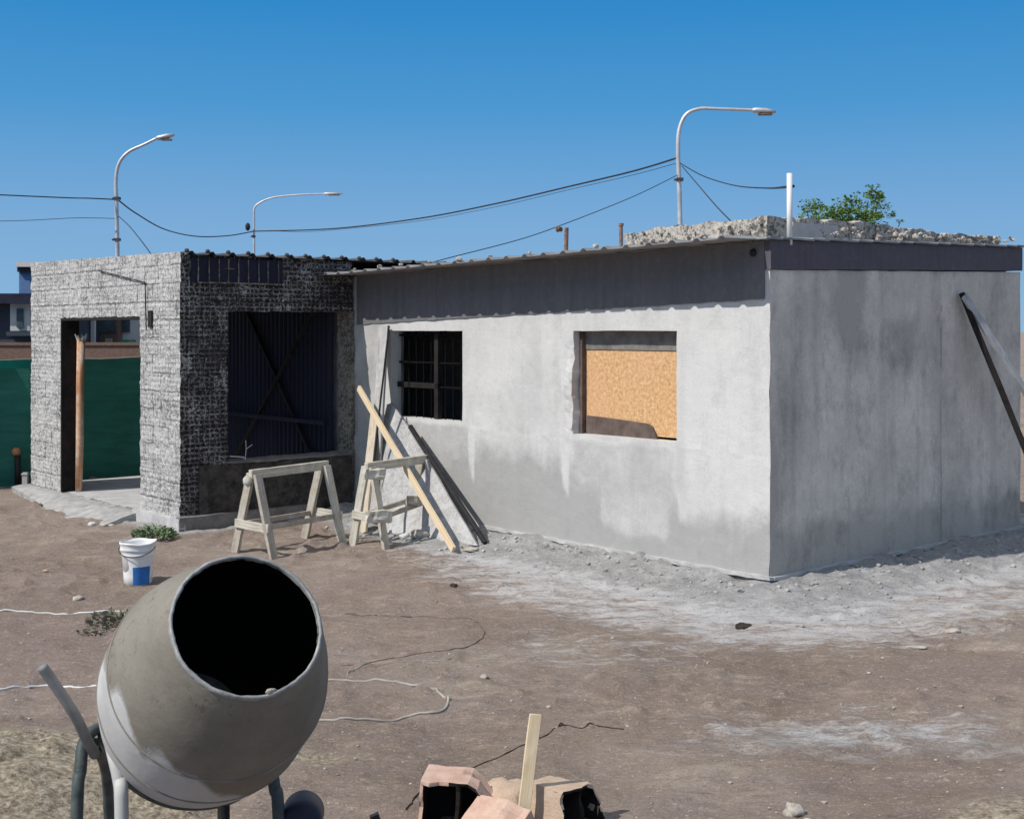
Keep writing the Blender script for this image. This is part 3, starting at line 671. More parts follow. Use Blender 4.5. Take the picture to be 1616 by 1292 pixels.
tag(timber('leaning_prop', f2, sidept(1521, 466, -.07), .11, .025, M['wood_grey'], side=Vd), 'pale grey board leaning beside the black prop on the side wall', 'prop')
# sawhorses
def trestle(cl, cr, half, top, label, mats):
    base = (cl+cr)/2; t = thing('sawhorse', label, 'sawhorse', (base.x, base.y, gz(base.x, base.y)), 0, 'wooden trestles by the wall')
    ax = (cr-cl).normalized(); pr = Vector((ax.y, -ax.x, 0))
    for c, ml in ((cl, mats[0]), (cr, mats[1])):
        for s in (-1, 1):
            f = c+pr*(half*s); f.z = gz(f.x, f.y)-.01
            h = Vector((c.x, c.y, top))+pr*(.045*s)
            timber('leg', f, h+Vector((0, 0, .0)), .092, .038, ml[0 if s < 0 else 1], t, side=pr if s < 0 else ax)
        k = .38; zz = gz(c.x, c.y)+.30
        a_ = c+pr*(-half*.70); b_ = c+pr*(half*.70); off = ax*(-.03 if c is cl else .03)
        timber('crosspiece', Vector((a_.x, a_.y, zz))+off-pr*.04, Vector((b_.x, b_.y, zz-.02))+off+pr*.04, .085, .025, mats[2], t, side=(0, 0, 1))
    timber('top_rail', Vector((cl.x, cl.y, top))-ax*.05, Vector((cr.x, cr.y, top))+ax*.06, .09, .05, mats[3], t, side=(0, 0, 1))
    for s in (-1, 1):
        a_ = cl+pr*(half*.66*s); b_ = cr+pr*(half*.66*s)
        timber('brace', Vector((a_.x, a_.y, gz(a_.x, a_.y)+.29)), Vector((b_.x, b_.y, gz(b_.x, b_.y)+.28)), .05, .022, M['wood_old'], t, side=(0, 0, 1))
    return t, ax, pr
cl = Vector((-2.53, 12.43, 0)); cr = Vector((-1.97, 13.25, 0))
t1, ax, pr = trestle(cl, cr, .27, .665, 'left wooden trestle standing open in front of the dark porch opening', ((M['wood_old'], M['wood_old']), (M['wood_old'], M['wood_cream']), M['wood_cream'], M['wood_cream']))
bm = bmesh.new(); q_ = cl-ax*.06; rock(bm, (0, 0, 0), .045, 3, 1.2, 2); o = obj('mortar_clod', bm, M['wood_cream'], t1, True)
o.location = Vector((q_.x-.02, q_.y, .60))-t1.location
cl2 = Vector((-1.46, 12.95, 0)); cr2 = Vector((-.95, 13.75, 0))
t2, ax2, pr2 = trestle(cl2, cr2, .22, .68, 'right wooden trestle half hidden under the leaning pine plank', ((M['wood_cream'], M['wood_cream']), (M['wood_old'], M['wood_grey']), M['wood_cream'], M['wood_cream']))
for i, (px, py, Y, s, mm) in enumerate(((590, 748, 12.8, .085, 'wood_cream'), (598, 815, 12.75, .10, 'wood_cream'), (655, 790, 13.3, .07, 'wood_old'))):
    p_ = PX(px, py, Y); bm = bmesh.new(); box(bm, (-s*1.3, -s*.4, -s*.6), (s*1.3, s*.4, s*.6)); bmesh.ops.subdivide_edges(bm, edges=bm.edges[:], cuts=5, use_grid_fill=True)
    for v in bm.verts: v.co += noise.noise_vector(v.co*15+Vector((i, 0, 0)))*.022
    o = obj('offcut', bm, M[mm], t2); o.location = p_-t2.location; o.rotation_euler = (0, .08, .5)
# orange prop in the porch opening
p0 = PX(124, 741, 16.35); p1 = PX(128, 536, 16.35); p0.z = .004
pt = thing('prop_post', 'rust red wooden prop standing in the porch doorway', 'prop', p0)
def local_tube(name, pts, r, mat, parent, n=10, smooth=True):
    bm = bmesh.new(); tube(bm, [Vector(q_)-parent.location for q_ in pts], r, n); return obj(name, bm, mat, parent, smooth)
local_tube('post', [p0, p0.lerp(p1, .3)+Vector((.006, 0, 0)), p0.lerp(p1, .7)+Vector((-.004, 0, 0)), p1], [.042, .05, .048, .052], M['wood_orange'], pt)
bm = bmesh.new()
for i in range(16):
    a_ = i*.9; q_ = p1-p0+Vector((math.cos(a_)*.03, math.sin(a_)*.03, -.02)); tube(bm, [q_, q_+Vector((math.cos(a_)*.045, math.sin(a_)*.045, .05+.05*random.random()))], [.02, .004], 5)
obj('frayed_top', bm, M['wood_cream'], pt)
# wire twig on the sill
bm = bmesh.new(); b0 = W(-1.66, UI+.02, .615); 
tube(bm, [Vector((0, 0, .05)), Vector((.14, .09, .03)), Vector((.16, .1, .0))], .007, 6); tube(bm, [Vector((.155, .1, .0)), Vector((.165, .1, .12)), Vector((.16, .1, .22))], .004, 6); tube(bm, [Vector((.165, .1, .12)), Vector((.23, .12, .17))], .004, 6)
o = obj('bent_wire', bm, M['hose_white']); o.location = b0; tag(o, 'pale bent wire standing on the sill of the dark porch opening', 'wire')

# ------------------------------------------------------------------ bucket
bp = G(218, 921); bk = thing('bucket', 'white plastic bucket with a blue label patch on the soil', 'bucket', bp)
bm = bmesh.new(); pf = [(.0, .0), (.112, .0), (.126, .006), (.131, .08), (.137, .17), (.145, .25), (.147, .255), (.153, .26), (.149, .268), (.149, .30), (.155, .305), (.150, .315), (.151, .352), (.158, .358), (.158, .37), (.149, .372), (.143, .35), (.125, .03), (0, .025)]
lathe(bm, pf, 40)
for v in bm.verts:
    v.co.x *= .93
    if v.co.z > .28: v.co += Vector((.012*math.sin(v.co.y*20), .010*math.sin(v.co.x*25), .022*nz(v.co.x*7, v.co.y*7, 2)))
bmesh.ops.recalc_face_normals(bm, faces=bm.faces); obj('pail', bm, M['bucket'], bk, True)
bm = bmesh.new(); rows = []
for z in [.012+.155*i/8 for i in range(9)]:
    rr = .126+(.144-.126)*(z/.25)+.0035
    rows.append([bm.verts.new((rr*math.cos(a_)*.93, rr*math.sin(a_), z)) for a_ in [math.radians(-92+68*k/12) for k in range(13)]])
for j in range(8):
    for i in range(12): bm.faces.new((rows[j][i], rows[j][i+1], rows[j+1][i+1], rows[j+1][i]))
obj('label_patch', bm, M['blue'], bk, True)
bm = bmesh.new(); tube(bm, [(math.cos(a_)*.155, -.02-math.sin(a_)*.155, .33-.07*math.sin(a_)) for a_ in [math.pi*k/16 for k in range(17)]], .004, 6); obj('handle', bm, M['iron'], bk)

# ------------------------------------------------------------------ cement mixer
ma = Vector((.39, -.706, .588)).normalized(); Mo = PX(390, 986, 3.32)
gm = Vector((-.85, 3.75, gz(-.85, 3.75)))
mx = thing('cement_mixer', 'cement crusted drum mixer on tubular legs with its mouth facing up', 'cement mixer', gm)
zax = ma; xax = Vector((0, 0, 1)).cross(zax).normalized(); yax = zax.cross(xax)
R = Matrix((xax, yax, zax)).transposed().to_4x4(); R.translation = Mo-gm
RS = .965
pr_ = [(.195, 0), (.200, -.004), (.222, -.05), (.252, -.11), (.283, -.18), (.306, -.25), (.316, -.30), (.319, -.34), (.320, -.40), (.319, -.46), (.312, -.52), (.298, -.58), (.272, -.635), (.235, -.675), (.17, -.70), (.08, -.71), (.0, -.712)]
pr_ = [(r_*(RS if z_ < -.1 else 1), z_) for r_, z_ in pr_]
bm = bmesh.new(); n = 128
dense = []
for (r0, z0), (r1, z1) in zip(pr_, pr_[1:]):
    k = max(1, int(math.hypot(r1-r0, z1-z0)/.012))
    dense += [(r0+(r1-r0)*i/k, z0+(z1-z0)*i/k) for i in range(k)]
dense.append(pr_[-1])
lathe(bm, dense, n); sl = bm.verts.layers.float.new('stain')
for v in bm.verts:
    wp = R.to_3x3() @ v.co
    # pale bare paint low on the left, crusted mortar above and to the right
    h = wp.z + wp.x
    h += .07*nz(wp.x*5, wp.z*5, 4)+.07*nz(wp.x*16, wp.y*2, 2)
    v[sl] = sstep(-.66, -.46, h)
    if wp.x > .02: v[sl] = max(v[sl], .9)
    k = 1+.009*nz(v.co.x*5, v.co.y*5, v.co.z*5)+.003*nz(v.co.x*16, v.co.y*16, v.co.z*16); v.co.x *= k; v.co.y *= k
bmesh.ops.remove_doubles(bm, verts=bm.verts, dist=1e-5); bmesh.ops.recalc_face_normals(bm, faces=bm.faces)
drum = obj('drum', bm, M['drum'], mx, True); drum.matrix_basis = R
bm = bmesh.new(); lathe(bm, [(r-.004, z-.001) for r, z in pr_[:-1]]+[(0, -.70)], 64)
for f in bm.faces: f.normal_flip()
o = obj('drum_lining', bm, M['drum_in'], drum, True)
bm = bmesh.new(); lathe(bm, [(.192, -.008), (.1925, .003), (.196, .007), (.2015, .004), (.203, -.003), (.201, -.010), (.197, -.013)], 96)
for v in bm.verts: v.co += noise.noise_vector(v.co*16)*.003+noise.noise_vector(v.co*60)*.003
bmesh.ops.recalc_face_normals(bm, faces=bm.faces); obj('rim', bm, M['rim'], drum, True)
for zs_ in (-.300, -.462):
    bm = bmesh.new(); rr_ = [r_ for r_, z_ in pr_ if abs(z_-zs_) < .01]; rr_ = (rr_ or [.306])[0]
    tube(bm, [((rr_+.0005)*math.cos(a_), (rr_+.0005)*math.sin(a_), zs_) for a_ in [2*math.pi*k/96 for k in range(97)]], .0028, 6)
    for v in bm.verts:
        k = 1+.009*nz(v.co.x*5, v.co.y*5, v.co.z*5); v.co.x *= k; v.co.y *= k
    obj('weld_seam', bm, M['weld'], drum, True)
bm = bmesh.new(); rock(bm, (0, 0, 0), .014, 5, .8, 2); o = obj('mortar_clod', bm, M['stone'], drum, True)
o.location = R.inverted() @ (PX(428, 1090, 3.17)-gm)
def px_rel(px, py, Y): return PX(px, py, Y)-gm
def mtube(name, pts, r, mat, n=12, sub=6):
    bm = bmesh.new(); tube(bm, smooth_path([px_rel(*q_) if isinstance(q_, tuple) else q_ for q_ in pts], sub), r, n); return obj(name, bm, mat, mx, True)
def gl(px, Y): 
    p_ = Vector(((px-808)/F*Y, Y, 0)); return Vector((p_.x, p_.y, gz(p_.x, p_.y)))-gm
mtube('tilt_handle', [(66, 1051, 3.5), (90, 1085, 3.52), (118, 1128, 3.55), (136, 1165, 3.6), (150, 1190, 3.66)], .0155, M['tube_grey'])
mtube('leg', [(176, 1150, 3.78), (150, 1151, 3.72), (132, 1172, 3.66), (127, 1215, 3.62), (121, 1292, 3.58), gl(112, 3.5)], .0175, M['tube_dark'])
mtube('leg', [(172, 1160, 3.60), (182, 1200, 3.55), (190, 1240, 3.53), (192, 1292, 3.50), gl(198, 3.4)], .019, M['tube_pale'])
mtube('leg', [(418, 1160, 3.95), (425, 1195, 3.92), (434, 1245, 3.90), (440, 1292, 3.88), gl(455, 3.8)], .019, M['tube_dark'])
mtube('leg', [(150, 1180, 3.8), (170, 1240, 4.15), gl(175, 4.4)], .0175, M['tube_dark'])
mtube('yoke', [(165, 1160, 3.72), (200, 1225, 3.88), (262, 1262, 3.98), (330, 1266, 3.95), (380, 1248, 3.88), (412, 1205, 3.84)], .021, M['tube_dark'])
mtube('stem', [(352, 1255, 3.92), (353, 1292, 3.92), gl(353, 3.92)], .019, M['iron'])
mtube('frame_rail', [(140, 1168, 3.74), (165, 1172, 3.80), (192, 1176, 3.9)], .012, M['tube_dark'])
bm = bmesh.new(); rock(bm, (0, 0, 0), .04, 6, .9, 2); o = obj('pivot_block', bm, M['rust'], mx); o.location = px_rel(178, 1170, 3.78)
bm = bmesh.new(); p_ = px_rel(476, 1290, 3.95); lathe(bm, [(0, .08), (.045, .078), (.06, .065), (.066, .04), (.066, -.1), (.055, -.12), (0, -.12)], 32)
bmesh.ops.recalc_face_normals(bm, faces=bm.faces); o = obj('motor_housing', bm, M['motor'], mx, True); o.location = p_; o.rotation_euler = (math.radians(80), 0, .1)
mtube('motor_bracket', [(440, 1285, 3.89), (465, 1300, 3.97)], .012, M['iron'])

# ------------------------------------------------------------------ clay blocks in the foreground
def clay_block(name, loc, rz, size, label, cells=2, tilt=(0, 0), mat='clay', seed=0, cut=.3):
    L, D, H = size; t = .016
    bm = bmesh.new(); nx = 22; nh = 14; nd = 10
    def shell(x0, x1, z0, z1, y0, y1, mi=0):
        b2 = bmesh.new(); box(b2, (x0, y0, z0), (x1, y1, z1)); bmesh.ops.subdivide_edges(b2, edges=b2.edges[:], cuts=7, use_grid_fill=True)
        for v in b2.verts:
            k = noise.noise_vector(v.co*11+Vector((seed, 0, 0)))*.005; v.co += k
            if v.co.y < -D/2+.05: v.co.y += .05*nz(v.co.x*11+seed, v.co.z*11, 3)
            dd = v.co.x/(L/2); v.co.z -= cut*H*sstep(.3, 1.1, dd+.5*nz(v.co.y*9, seed))*(1 if v.co.z > 0 else .1)
        b2.normal_update()
        for f in b2.faces:
            cc = f.calc_center_median(); f.material_index = mi or (1 if (abs(x1-x0) > .8*L and f.normal.z*cc.z < -.004) or (x1-x0 < .03 and f.normal.x*((x0+x1)/2) < -.01*abs(x0)) else 0)
        me = bpy.data.meshes.new('tmp'); b2.to_mesh(me); b2.free(); bm.from_mesh(me); bpy.data.meshes.remove(me)
    shell(-L/2, L/2, H/2-t, H/2, -D/2, D/2); shell(-L/2, L/2, -H/2, -H/2+t, -D/2, D/2)
    for i in range(cells+1):
        x = -L/2+(L-t)*i/cells; shell(x, x+t, -H/2+t*.9, H/2-t*.9, -D/2, D/2, 1 if 0 < i < cells else 0)
    shell(-L/2+t, L/2-t, -H/2+t, H/2-t, D/2-t, D/2-.001, 1)
    o = obj(name, bm, [M[mat], M['clay_in']]); o.location = loc; o.rotation_euler = (tilt[0], tilt[1], rz)
    return tag(o, label, 'clay block', 'broken hollow clay blocks by the stake')
def onG(px, Y, dz): 
    x = (px-808)/F*Y; return Vector((x, Y, gz(x, Y)+dz))
clay_block('clay_block', onG(726, 5.62, .115), -.10, (.33, .20, .24), 'leftmost broken hollow clay block with pink top and dark hollow front', 2, (0, .06), 'clay', 1, .45)
clay_block('clay_block', onG(786, 5.40, .065), -.6, (.26, .18, .15), 'orange clay block fragment lying just left of the wooden stake', 1, (.45, -.1), 'clay', 5, .3)
clay_block('clay_block', onG(888, 5.60, .10), .95, (.30, .20, .20), 'dusty rightmost hollow clay block right of the wooden stake', 2, (0, .12), 'clay_pale', 9, .5)
bm = bmesh.new(); pts = [onG(820, 5.75, .08)]
rock(bm, (0, 0, 0), .14, 8, .6, 3); o = obj('mortar_lump', bm, M['clay_pale'], None, True); o.location = onG(800, 5.78, .05); tag(o, 'rounded dusty mortar lump lying behind the clay block fragments', 'rubble')
s0 = onG(820, 5.42, -.02); s1 = PX(845, 1126, 5.52)
tag(timber('wooden_stake', s0, s1, .052, .022, M['wood_new'], side=(1, .15, 0)), 'flat pale wooden stake standing among the clay blocks', 'stake')
# small dark scrap at the lower left of the blocks
bm = bmesh.new(); box(bm, (-.02, -.012, 0), (.02, .012, .12)); bmesh.ops.subdivide_edges(bm, edges=bm.edges[:], cuts=3)
for v in bm.verts: v.co += noise.noise_vector(v.co*20)*.008
o = obj('iron_peg', bm, M['iron']); o.location = onG(602, 5.55, -.02); o.rotation_euler = (.1, -.3, .2); tag(o, 'short black iron peg in the soil left of the clay blocks', 'peg')

# ------------------------------------------------------------------ hoses and cords on the ground
def ground_line(name, pix, r, mat, label, cat, sub=10, lift=.6):
    pts = smooth_path([G(*q_) for q_ in pix], sub)
    for q_ in pts: q_.x += .022*nz(q_.x*5, q_.y*5, 3); q_.y += .03*nz(q_.x*5, q_.y*5, 8)
    for q_ in pts: q_.z = gz(q_.x, q_.y)+r*lift
    bm = bmesh.new(); tube(bm, pts, r, 8); o = obj(name, bm, mat, None, True)
    return tag(o, label, cat)
ground_line('hose', [(440, 1076), (515, 1074), (600, 1074), (660, 1084), (700, 1099), (706, 1112), (690, 1124), (640, 1133), (580, 1137), (520, 1137), (470, 1134)], .008, M['hose'], 'pale hose looped on the soil right of the cement mixer', 'hose')
ground_line('cord', [(545, 970), (620, 972), (700, 972), (745, 978), (764, 996), (752, 1012), (720, 1024), (660, 1031), (600, 1042), (540, 1050)], .004, M['cord'], 'brown cord curving on the soil above the hose loop', 'cord')
ground_line('hose', [(-40, 966), (40, 966), (90, 965), (140, 966), (200, 965)], .007, M['hose_white'], 'white cord lying beyond the mixer at the left edge', 'cord')
ground_line('hose', [(-40, 1087), (0, 1089), (60, 1084), (110, 1083), (165, 1081), (230, 1079)], .008, M['hose_white'], 'pale hose passing behind the tilt handle of the mixer', 'hose')
ground_line('cord', [(640, 1275), (690, 1240), (752, 1209), (800, 1188), (840, 1172), (870, 1155), (893, 1145), (915, 1150), (940, 1146), (985, 1150)], .0035, M['soil_dark'], 'dark cord running across the soil behind the wooden stake', 'cord')
ground_line('cord', [(548, 1070), (556, 1064), (590, 1050), (640, 1043), (720, 1040), (800, 1040)], .003, M['hose'], 'thin faint string between the cord and the hose loop', 'string')

# ------------------------------------------------------------------ stones, clods, gravel
def stone(px, py, r, mat, label, seed, flat=.6, name='stone'):
    p_ = G(px, py); bm = bmesh.new(); rock(bm, (0, 0, 0), r, seed, flat, 3); o = obj(name, bm, M[mat], None, True); o.location = p_+Vector((0, 0, r*flat*.45)); return tag(o, label, 'stone')
stone(122, 946, .038, 'stone', 'tan stone on smooth soil below the white bucket', 1)
stone(146, 829, .045, 'offwhite', 'small white lump on the soil before the porch column', 2)
stone(176, 830, .035, 'stone', 'grey stone beside the small white lump before the porch', 3, .5)
stone(1174, 992, .065, 'soil_dark', 'black clod in the cement dust before the house corner', 4, .5)
stone(1504, 998, .055, 'stone', 'pale mortar crumb on the brown soil at far right', 5, .4)
stone(1450, 1022, .05, 'stone', 'flat pale chip left of the far right mortar crumb', 6, .2)
stone(1252, 1284, .045, 'stone', 'yellowish stone at the bottom edge right of the blocks', 7, .7)
stone(716, 925, .03, 'soil_dark', 'small dark pebble on soil in front of the leaning boards', 8)
stone(764, 1069, .025, 'pebble', 'small rounded pebble right of the hose loop', 9)
stone(72, 902, .025, 'clay', 'reddish pebble on the soil left of the bucket', 10)
stone(660, 848, .10, 'stone', 'rubble chunk under the leaning boards', 11, .6)
stone(640, 850, .07, 'offwhite', 'white rubble chunk under the right trestle', 12, .6)
stone(742, 868, .07, 'stone', 'flat slab fragment at the foot of the wide grey board', 13, .3)
stone(70, 797, .10, 'soil_dark', 'flat dark stone in the soil left of the porch apron', 14, .15)
stone(115, 795, .05, 'stone', 'stone at the edge of the porch apron', 15, .6)
bm = bmesh.new(); random.seed(3)
for i in range(1500):
    Y = 5.2+random.random()**1.5*11; x = random.uniform(-.45, .45)*Y
    d1, d2 = foot_dist(x, Y)
    if d1 < .02 or d2 < .02: continue
    r = random.uniform(.002, .006)*(1+1.2*(random.random() < .06))*(1+Y*.03)
    if d1 < 1.2: r *= 1.5
    res = bmesh.ops.create_icosphere(bm, subdivisions=1, radius=r)
    q_ = Vector((x, Y, gz(x, Y)+r*.3))
    for v in res['verts']: v.co = Vector((v.co.x*random.uniform(.8, 1.5), v.co.y*random.uniform(.7, 1.2), v.co.z*.6))+q_
tag(obj('gravel', bm, M['pebble']), 'scattered pebbles and crumbs on the soil', 'gravel', kind='stuff')

bm = bmesh.new(); random.seed(5)
for i in range(900):
    if i < 620:
        t_ = random.random(); u_ = random.uniform(0, 5.5); off = .12+abs(random.gauss(0, .45))
        p_ = W(-off, u_, 0) if t_ < .6 else W(random.uniform(-.2, 4), -off, 0)
    else: p_ = Vector((random.uniform(-3.5, 3), random.uniform(5.6, 13), 0))
    d1, d2 = foot_dist(p_.x, p_.y)
    if d1 < .05 or d2 < .05: continue
    r_ = random.choice((.007, .009, .012, .016, .026)) if i < 620 else random.choice((.005, .007, .010)); p_.z = gz(p_.x, p_.y)+r_*.2; rock(bm, p_, r_, i*.37, .6, 1)
tag(obj('mortar_crumbs', bm, M['concrete_mid']), 'grey mortar crumbs scattered along the wall foot', 'rubble', kind='stuff')

# ------------------------------------------------------------------ weeds
def leafcluster(bm, c, rx, ry, rz_, n, size, up=.4):
    for i in range(n):
        a_ = random.uniform(0, 6.283); rr = random.random()**.6; z = random.random()
        p_ = Vector(c)+Vector((math.cos(a_)*rx*rr, math.sin(a_)*ry*rr, z*rz_*(1-.5*rr)))
        d = Vector((math.cos(a_+random.uniform(-1, 1)), math.sin(a_+random.uniform(-1, 1)), random.uniform(-.2, 1)*up*2)).normalized(); s = d.orthogonal().normalized(); s.rotate(Matrix.Rotation(random.uniform(0, 3), 3, d))
        L_ = size*random.uniform(.6, 1.3); w_ = L_*.22
        vs = [bm.verts.new(p_), bm.verts.new(p_+d*L_*.5+s*w_), bm.verts.new(p_+d*L_), bm.verts.new(p_+d*L_*.5-s*w_)]; bm.faces.new(vs)
def weed(px, py, rx, ry, h, n, size, mat, label):
    p_ = G(px, py); t = thing('weed', label, 'weed', p_); bm = bmesh.new(); leafcluster(bm, (0, 0, 0), rx, ry, h, n, size); obj('foliage', bm, M[mat], t)
    bm = bmesh.new()
    for i in range(14):
        a_ = random.uniform(0, 6.28); k = random.uniform(.3, .8); tube(bm, [(0, 0, -.01), (math.cos(a_)*rx*k*.5, math.sin(a_)*ry*k*.5, h*.4), (math.cos(a_)*rx*k, math.sin(a_)*ry*k, h*.8)], .003, 5)
    obj('stem', bm, M['dryweed'], t)
weed(243, 848, .22, .18, .14, 520, .05, 'leaf_grey', 'green weed growing at the foot of the porch column')
weed(196, 985, .26, .16, .12, 600, .045, 'dryweed', 'grey green creeping weed behind the mixer drum')
weed(150, 1000, .13, .08, .05, 160, .035, 'dryweed', 'flat dry weed sprig left of the creeping weed')
weed(128, 800, .12, .06, .06, 120, .04, 'dryweed', 'dry yellow weed at the edge of the porch apron')

# ------------------------------------------------------------------ fence and stubs
FU = 11.66
fn = thing('net_fence', 'green shade net fence behind the porch', 'fence', W(-4, FU, -.1))
bm = bmesh.new(); rows = []; nn = 200
for z in [-.14+1.80*i/22 for i in range(23)]:
    rows.append([bm.verts.new(W(-6+14*i/nn, FU+.03*math.sin(i*.35+z*2)+.10*nz(i*.16, z*.8)+.03*nz(i*.5, z*3), z+(.025*nz(i*.09, 3) if z > 1.5 else 0))-fn.location) for i in range(nn+1)])
for j in range(22):
    for i in range(nn): bm.faces.new((rows[j][i], rows[j][i+1], rows[j+1][i+1], rows[j+1][i]))
obj('netting', bm, M['net'], fn, True)
bm = bmesh.new(); rows = []
for z in (1.54, 1.60, 1.655): rows.append([bm.verts.new(W(-6+4.2*i/60, FU-.07+.03*math.sin(i*.35*.9), z)-fn.location) for i in range(61)])
for j in range(2):
    for i in range(60): bm.faces.new((rows[j][i], rows[j][i+1], rows[j+1][i+1], rows[j+1][i]))
obj('net_hem', bm, M['net_light'], fn, True)
bm = bmesh.new(); tube(bm, [W(-6+14*i/60, FU-.06, 1.665+.012*math.cos(i))-fn.location for i in range(61)], .008, 6); obj('top_cord', bm, M['hose'], fn)
bm = bmesh.new(); tube(bm, [W(-2.5+3.5*i/20, FU-.08, .86+.05*((i-10)/10)**2)-fn.location for i in range(21)], .006, 6); obj('middle_cord', bm, M['net_light'], fn)
for k in range(6):
    bm = bmesh.new(); q_ = W(-5.6+2.5*k, FU+.06, -.2)-fn.location; tube(bm, [q_, q_+Vector((0, 0, 1.84))], .03, 8); obj('post', bm, M['wood_grey'], fn)
pb = G(28, 766); st = thing('iron_stub', 'dark pipe stub with an orange cap by the green fence', 'post', pb)
bm = bmesh.new(); tube(bm, [(0, 0, -.05), (0, 0, .42)], .042, 14); obj('pipe', bm, M['iron'], st, True)
bm = bmesh.new(); rock(bm, (-.02, 0, .48), .06, 2, 1, 2); obj('cap', bm, M['orange'], st, True)
q_ = G(40, 768); bm = bmesh.new(); box(bm, (-.035, -.03, -.02), (.035, .03, .20)); box(bm, (-.045, -.04, .17), (.045, .04, .185)); o = obj('stub_post', bm, M['concrete']); o.location = q_; tag(o, 'short grey concrete stub beside the porch apron', 'post')

# ------------------------------------------------------------------ neighbours
def nbox(parent, name, px0, px1, py0, py1, Y, depth, mat, dz=0):
    a_ = PX(px0, py1, Y); b_ = PX(px1, py0, Y); bm = bmesh.new(); box(bm, (a_.x, Y, a_.z), (b_.x, Y+depth, b_.z))
    bmesh.ops.translate(bm, verts=bm.verts, vec=-parent.location); return obj(name, bm, M[mat], parent)
h1 = thing('neighbour_house', 'dark slate house with a blue rooftop tank tower at the left edge', 'house', (-13, 30, -.1))
nbox(h1, 'wall', -260, 70, 478, 700, 30, 6, 'slate'); nbox(h1, 'roof', -270, 76, 463, 479, 29.6, 6.8, 'motor')
nbox(h1, 'tower', 30, 60, 424, 463, 31, 2, 'bluewall'); nbox(h1, 'tower_slab', 24, 66, 413, 421, 30.8, 2.4, 'offwhite')
nbox(h1, 'tower_fascia', 27, 63, 421, 429, 30.9, 2.2, 'motor')
wf = nbox(h1, 'window', 16, 47, 477.5, 522, 29.85, .14, 'offwhite'); 
o = nbox(h1, 'pane', 26, 36, 487, 517, 29.80, .04, 'far_glass'); o.parent = wf; o.location = (h1.location-h1.location)
nbox(h1, 'sill', 10, 52, 523, 530, 29.75, .2, 'slate')
gwall = thing('garden_wall', 'low brown brick garden wall behind the green fence', 'wall', (-11, 26, -.1))
bm = bmesh.new(); box(bm, (-6, 0, 0), (7.5, .2, 1.87)); obj('brickwork', bm, M['brickwall'], gwall)
bm = bmesh.new(); box(bm, (-6.05, -.03, 1.872), (7.55, .23, 1.93)); obj('coping', bm, M['brickwall'], gwall)
h2 = thing('neighbour_house', 'brown and white far house seen through the porch doorway', 'house', (-12, 34, -.1))
nbox(h2, 'wall', 100, 186, 440, 700, 34, 5, 'brickwall'); nbox(h2, 'wing', 186.5, 262, 445, 700, 34.4, 5, 'offwhite')
nbox(h2, 'roof', 92, 268, 425, 441, 33.5, 6.2, 'slate')
nbox(h2, 'window', 128, 146, 500, 530, 33.93, .08, 'far_glass'); nbox(h2, 'window', 152, 182, 498, 524, 33.93, .08, 'far_glass'); nbox(h2, 'window', 192, 204, 500, 524, 34.33, .08, 'far_glass')
nbox(h2, 'column', 143, 149, 440, 560, 33.2, .12, 'offwhite'); nbox(h2, 'door', 166, 176, 534, 560, 33.93, .08, 'wood_old')
bn = thing('wheelie_bin', 'green plastic bin by the far white house wall', 'bin', (-10.4, 33.2, -.1))
nbox(bn, 'body', 191, 203, 541, 600, 33.2, .5, 'bin'); nbox(bn, 'lid', 190, 204, 536, 540.6, 33.15, .6, 'bin')
# dark panel past the end of the side wall
pn = thing('dark_panel', 'dark navy sheet panel past the far end of the side wall', 'panel', W(4.4, -.1, -.1), TH)
bm = bmesh.new(); box(bm, (-.02, 0, 1.0), (1.2, .05, 3.02)); obj('sheet', bm, M['motor'], pn)
bm = bmesh.new(); box(bm, (0, .01, .0), (.06, .045, .998)); obj('post', bm, M['iron'], pn)
bm = bmesh.new(); tube(bm, [(.02, .02, 3.0), (.02, .02, 3.22)], .05, 10); obj('rusty_cap', bm, M['rust'], pn)

# ------------------------------------------------------------------ street lamps and cables
def lamp(px, Y, pts, head, label, r=.07, headmat='pole'):
    base = PX(px, 600, Y); base.z = -.1; t = thing('street_lamp', label, 'street lamp', base, 0, 'street lamps beyond the house')
    P_ = [Vector((0, 0, 0))]+[PX(*q_, Y)-base for q_ in pts]; n_ = len(P_)
    sm = smooth_path(P_, 8); bm = bmesh.new(); tube(bm, sm, [r*(1-.45*i/len(sm)) for i in range(len(sm))], 12); obj('pole', bm, M['pole'], t, True)
    a_ = PX(*head[0], Y)-base; b_ = PX(*head[1], Y)-base; bm = bmesh.new()
    tube(bm, [a_, a_.lerp(b_, .15), a_.lerp(b_, .6), b_], [r*.6, r*1.1, r*1.15, r*.5], 10)
    for v in bm.verts: v.co.y *= 1.7
    obj('lamp_head', bm, M[headmat], t, True)
    bm = bmesh.new(); a2 = a_.lerp(b_, .3); b2 = a_.lerp(b_, .85); box(bm, (a2.x, -.1, min(a2.z, b2.z)-r*1.25), (b2.x, .1, min(a2.z, b2.z)-r*.7)); obj('diffuser', bm, M['rust'] if headmat == 'pole' else M['far_glass'], t)
    for dz in (6.15, 4.9):
        bm = bmesh.new(); c_ = PX(px, 522, Y).x-base.x-.02; box(bm, (c_-r*1.25, -r*1.25, dz), (c_+r*1.25, r*1.25, dz+.08)); box(bm, (c_-r*2.2, -.03, dz+.01), (c_-r*1.2, .03, dz+.06)); obj('clamp', bm, M['galv_dark'], t)
    return t
lamp(1074, 33.7, [(1074, 420), (1072, 300), (1070, 240), (1072, 205), (1083, 181), (1104, 172), (1130, 172), (1188, 174)], ((1186, 174), (1224, 177)), 'tall pale street lamp with a horizontal arm behind the main roof')
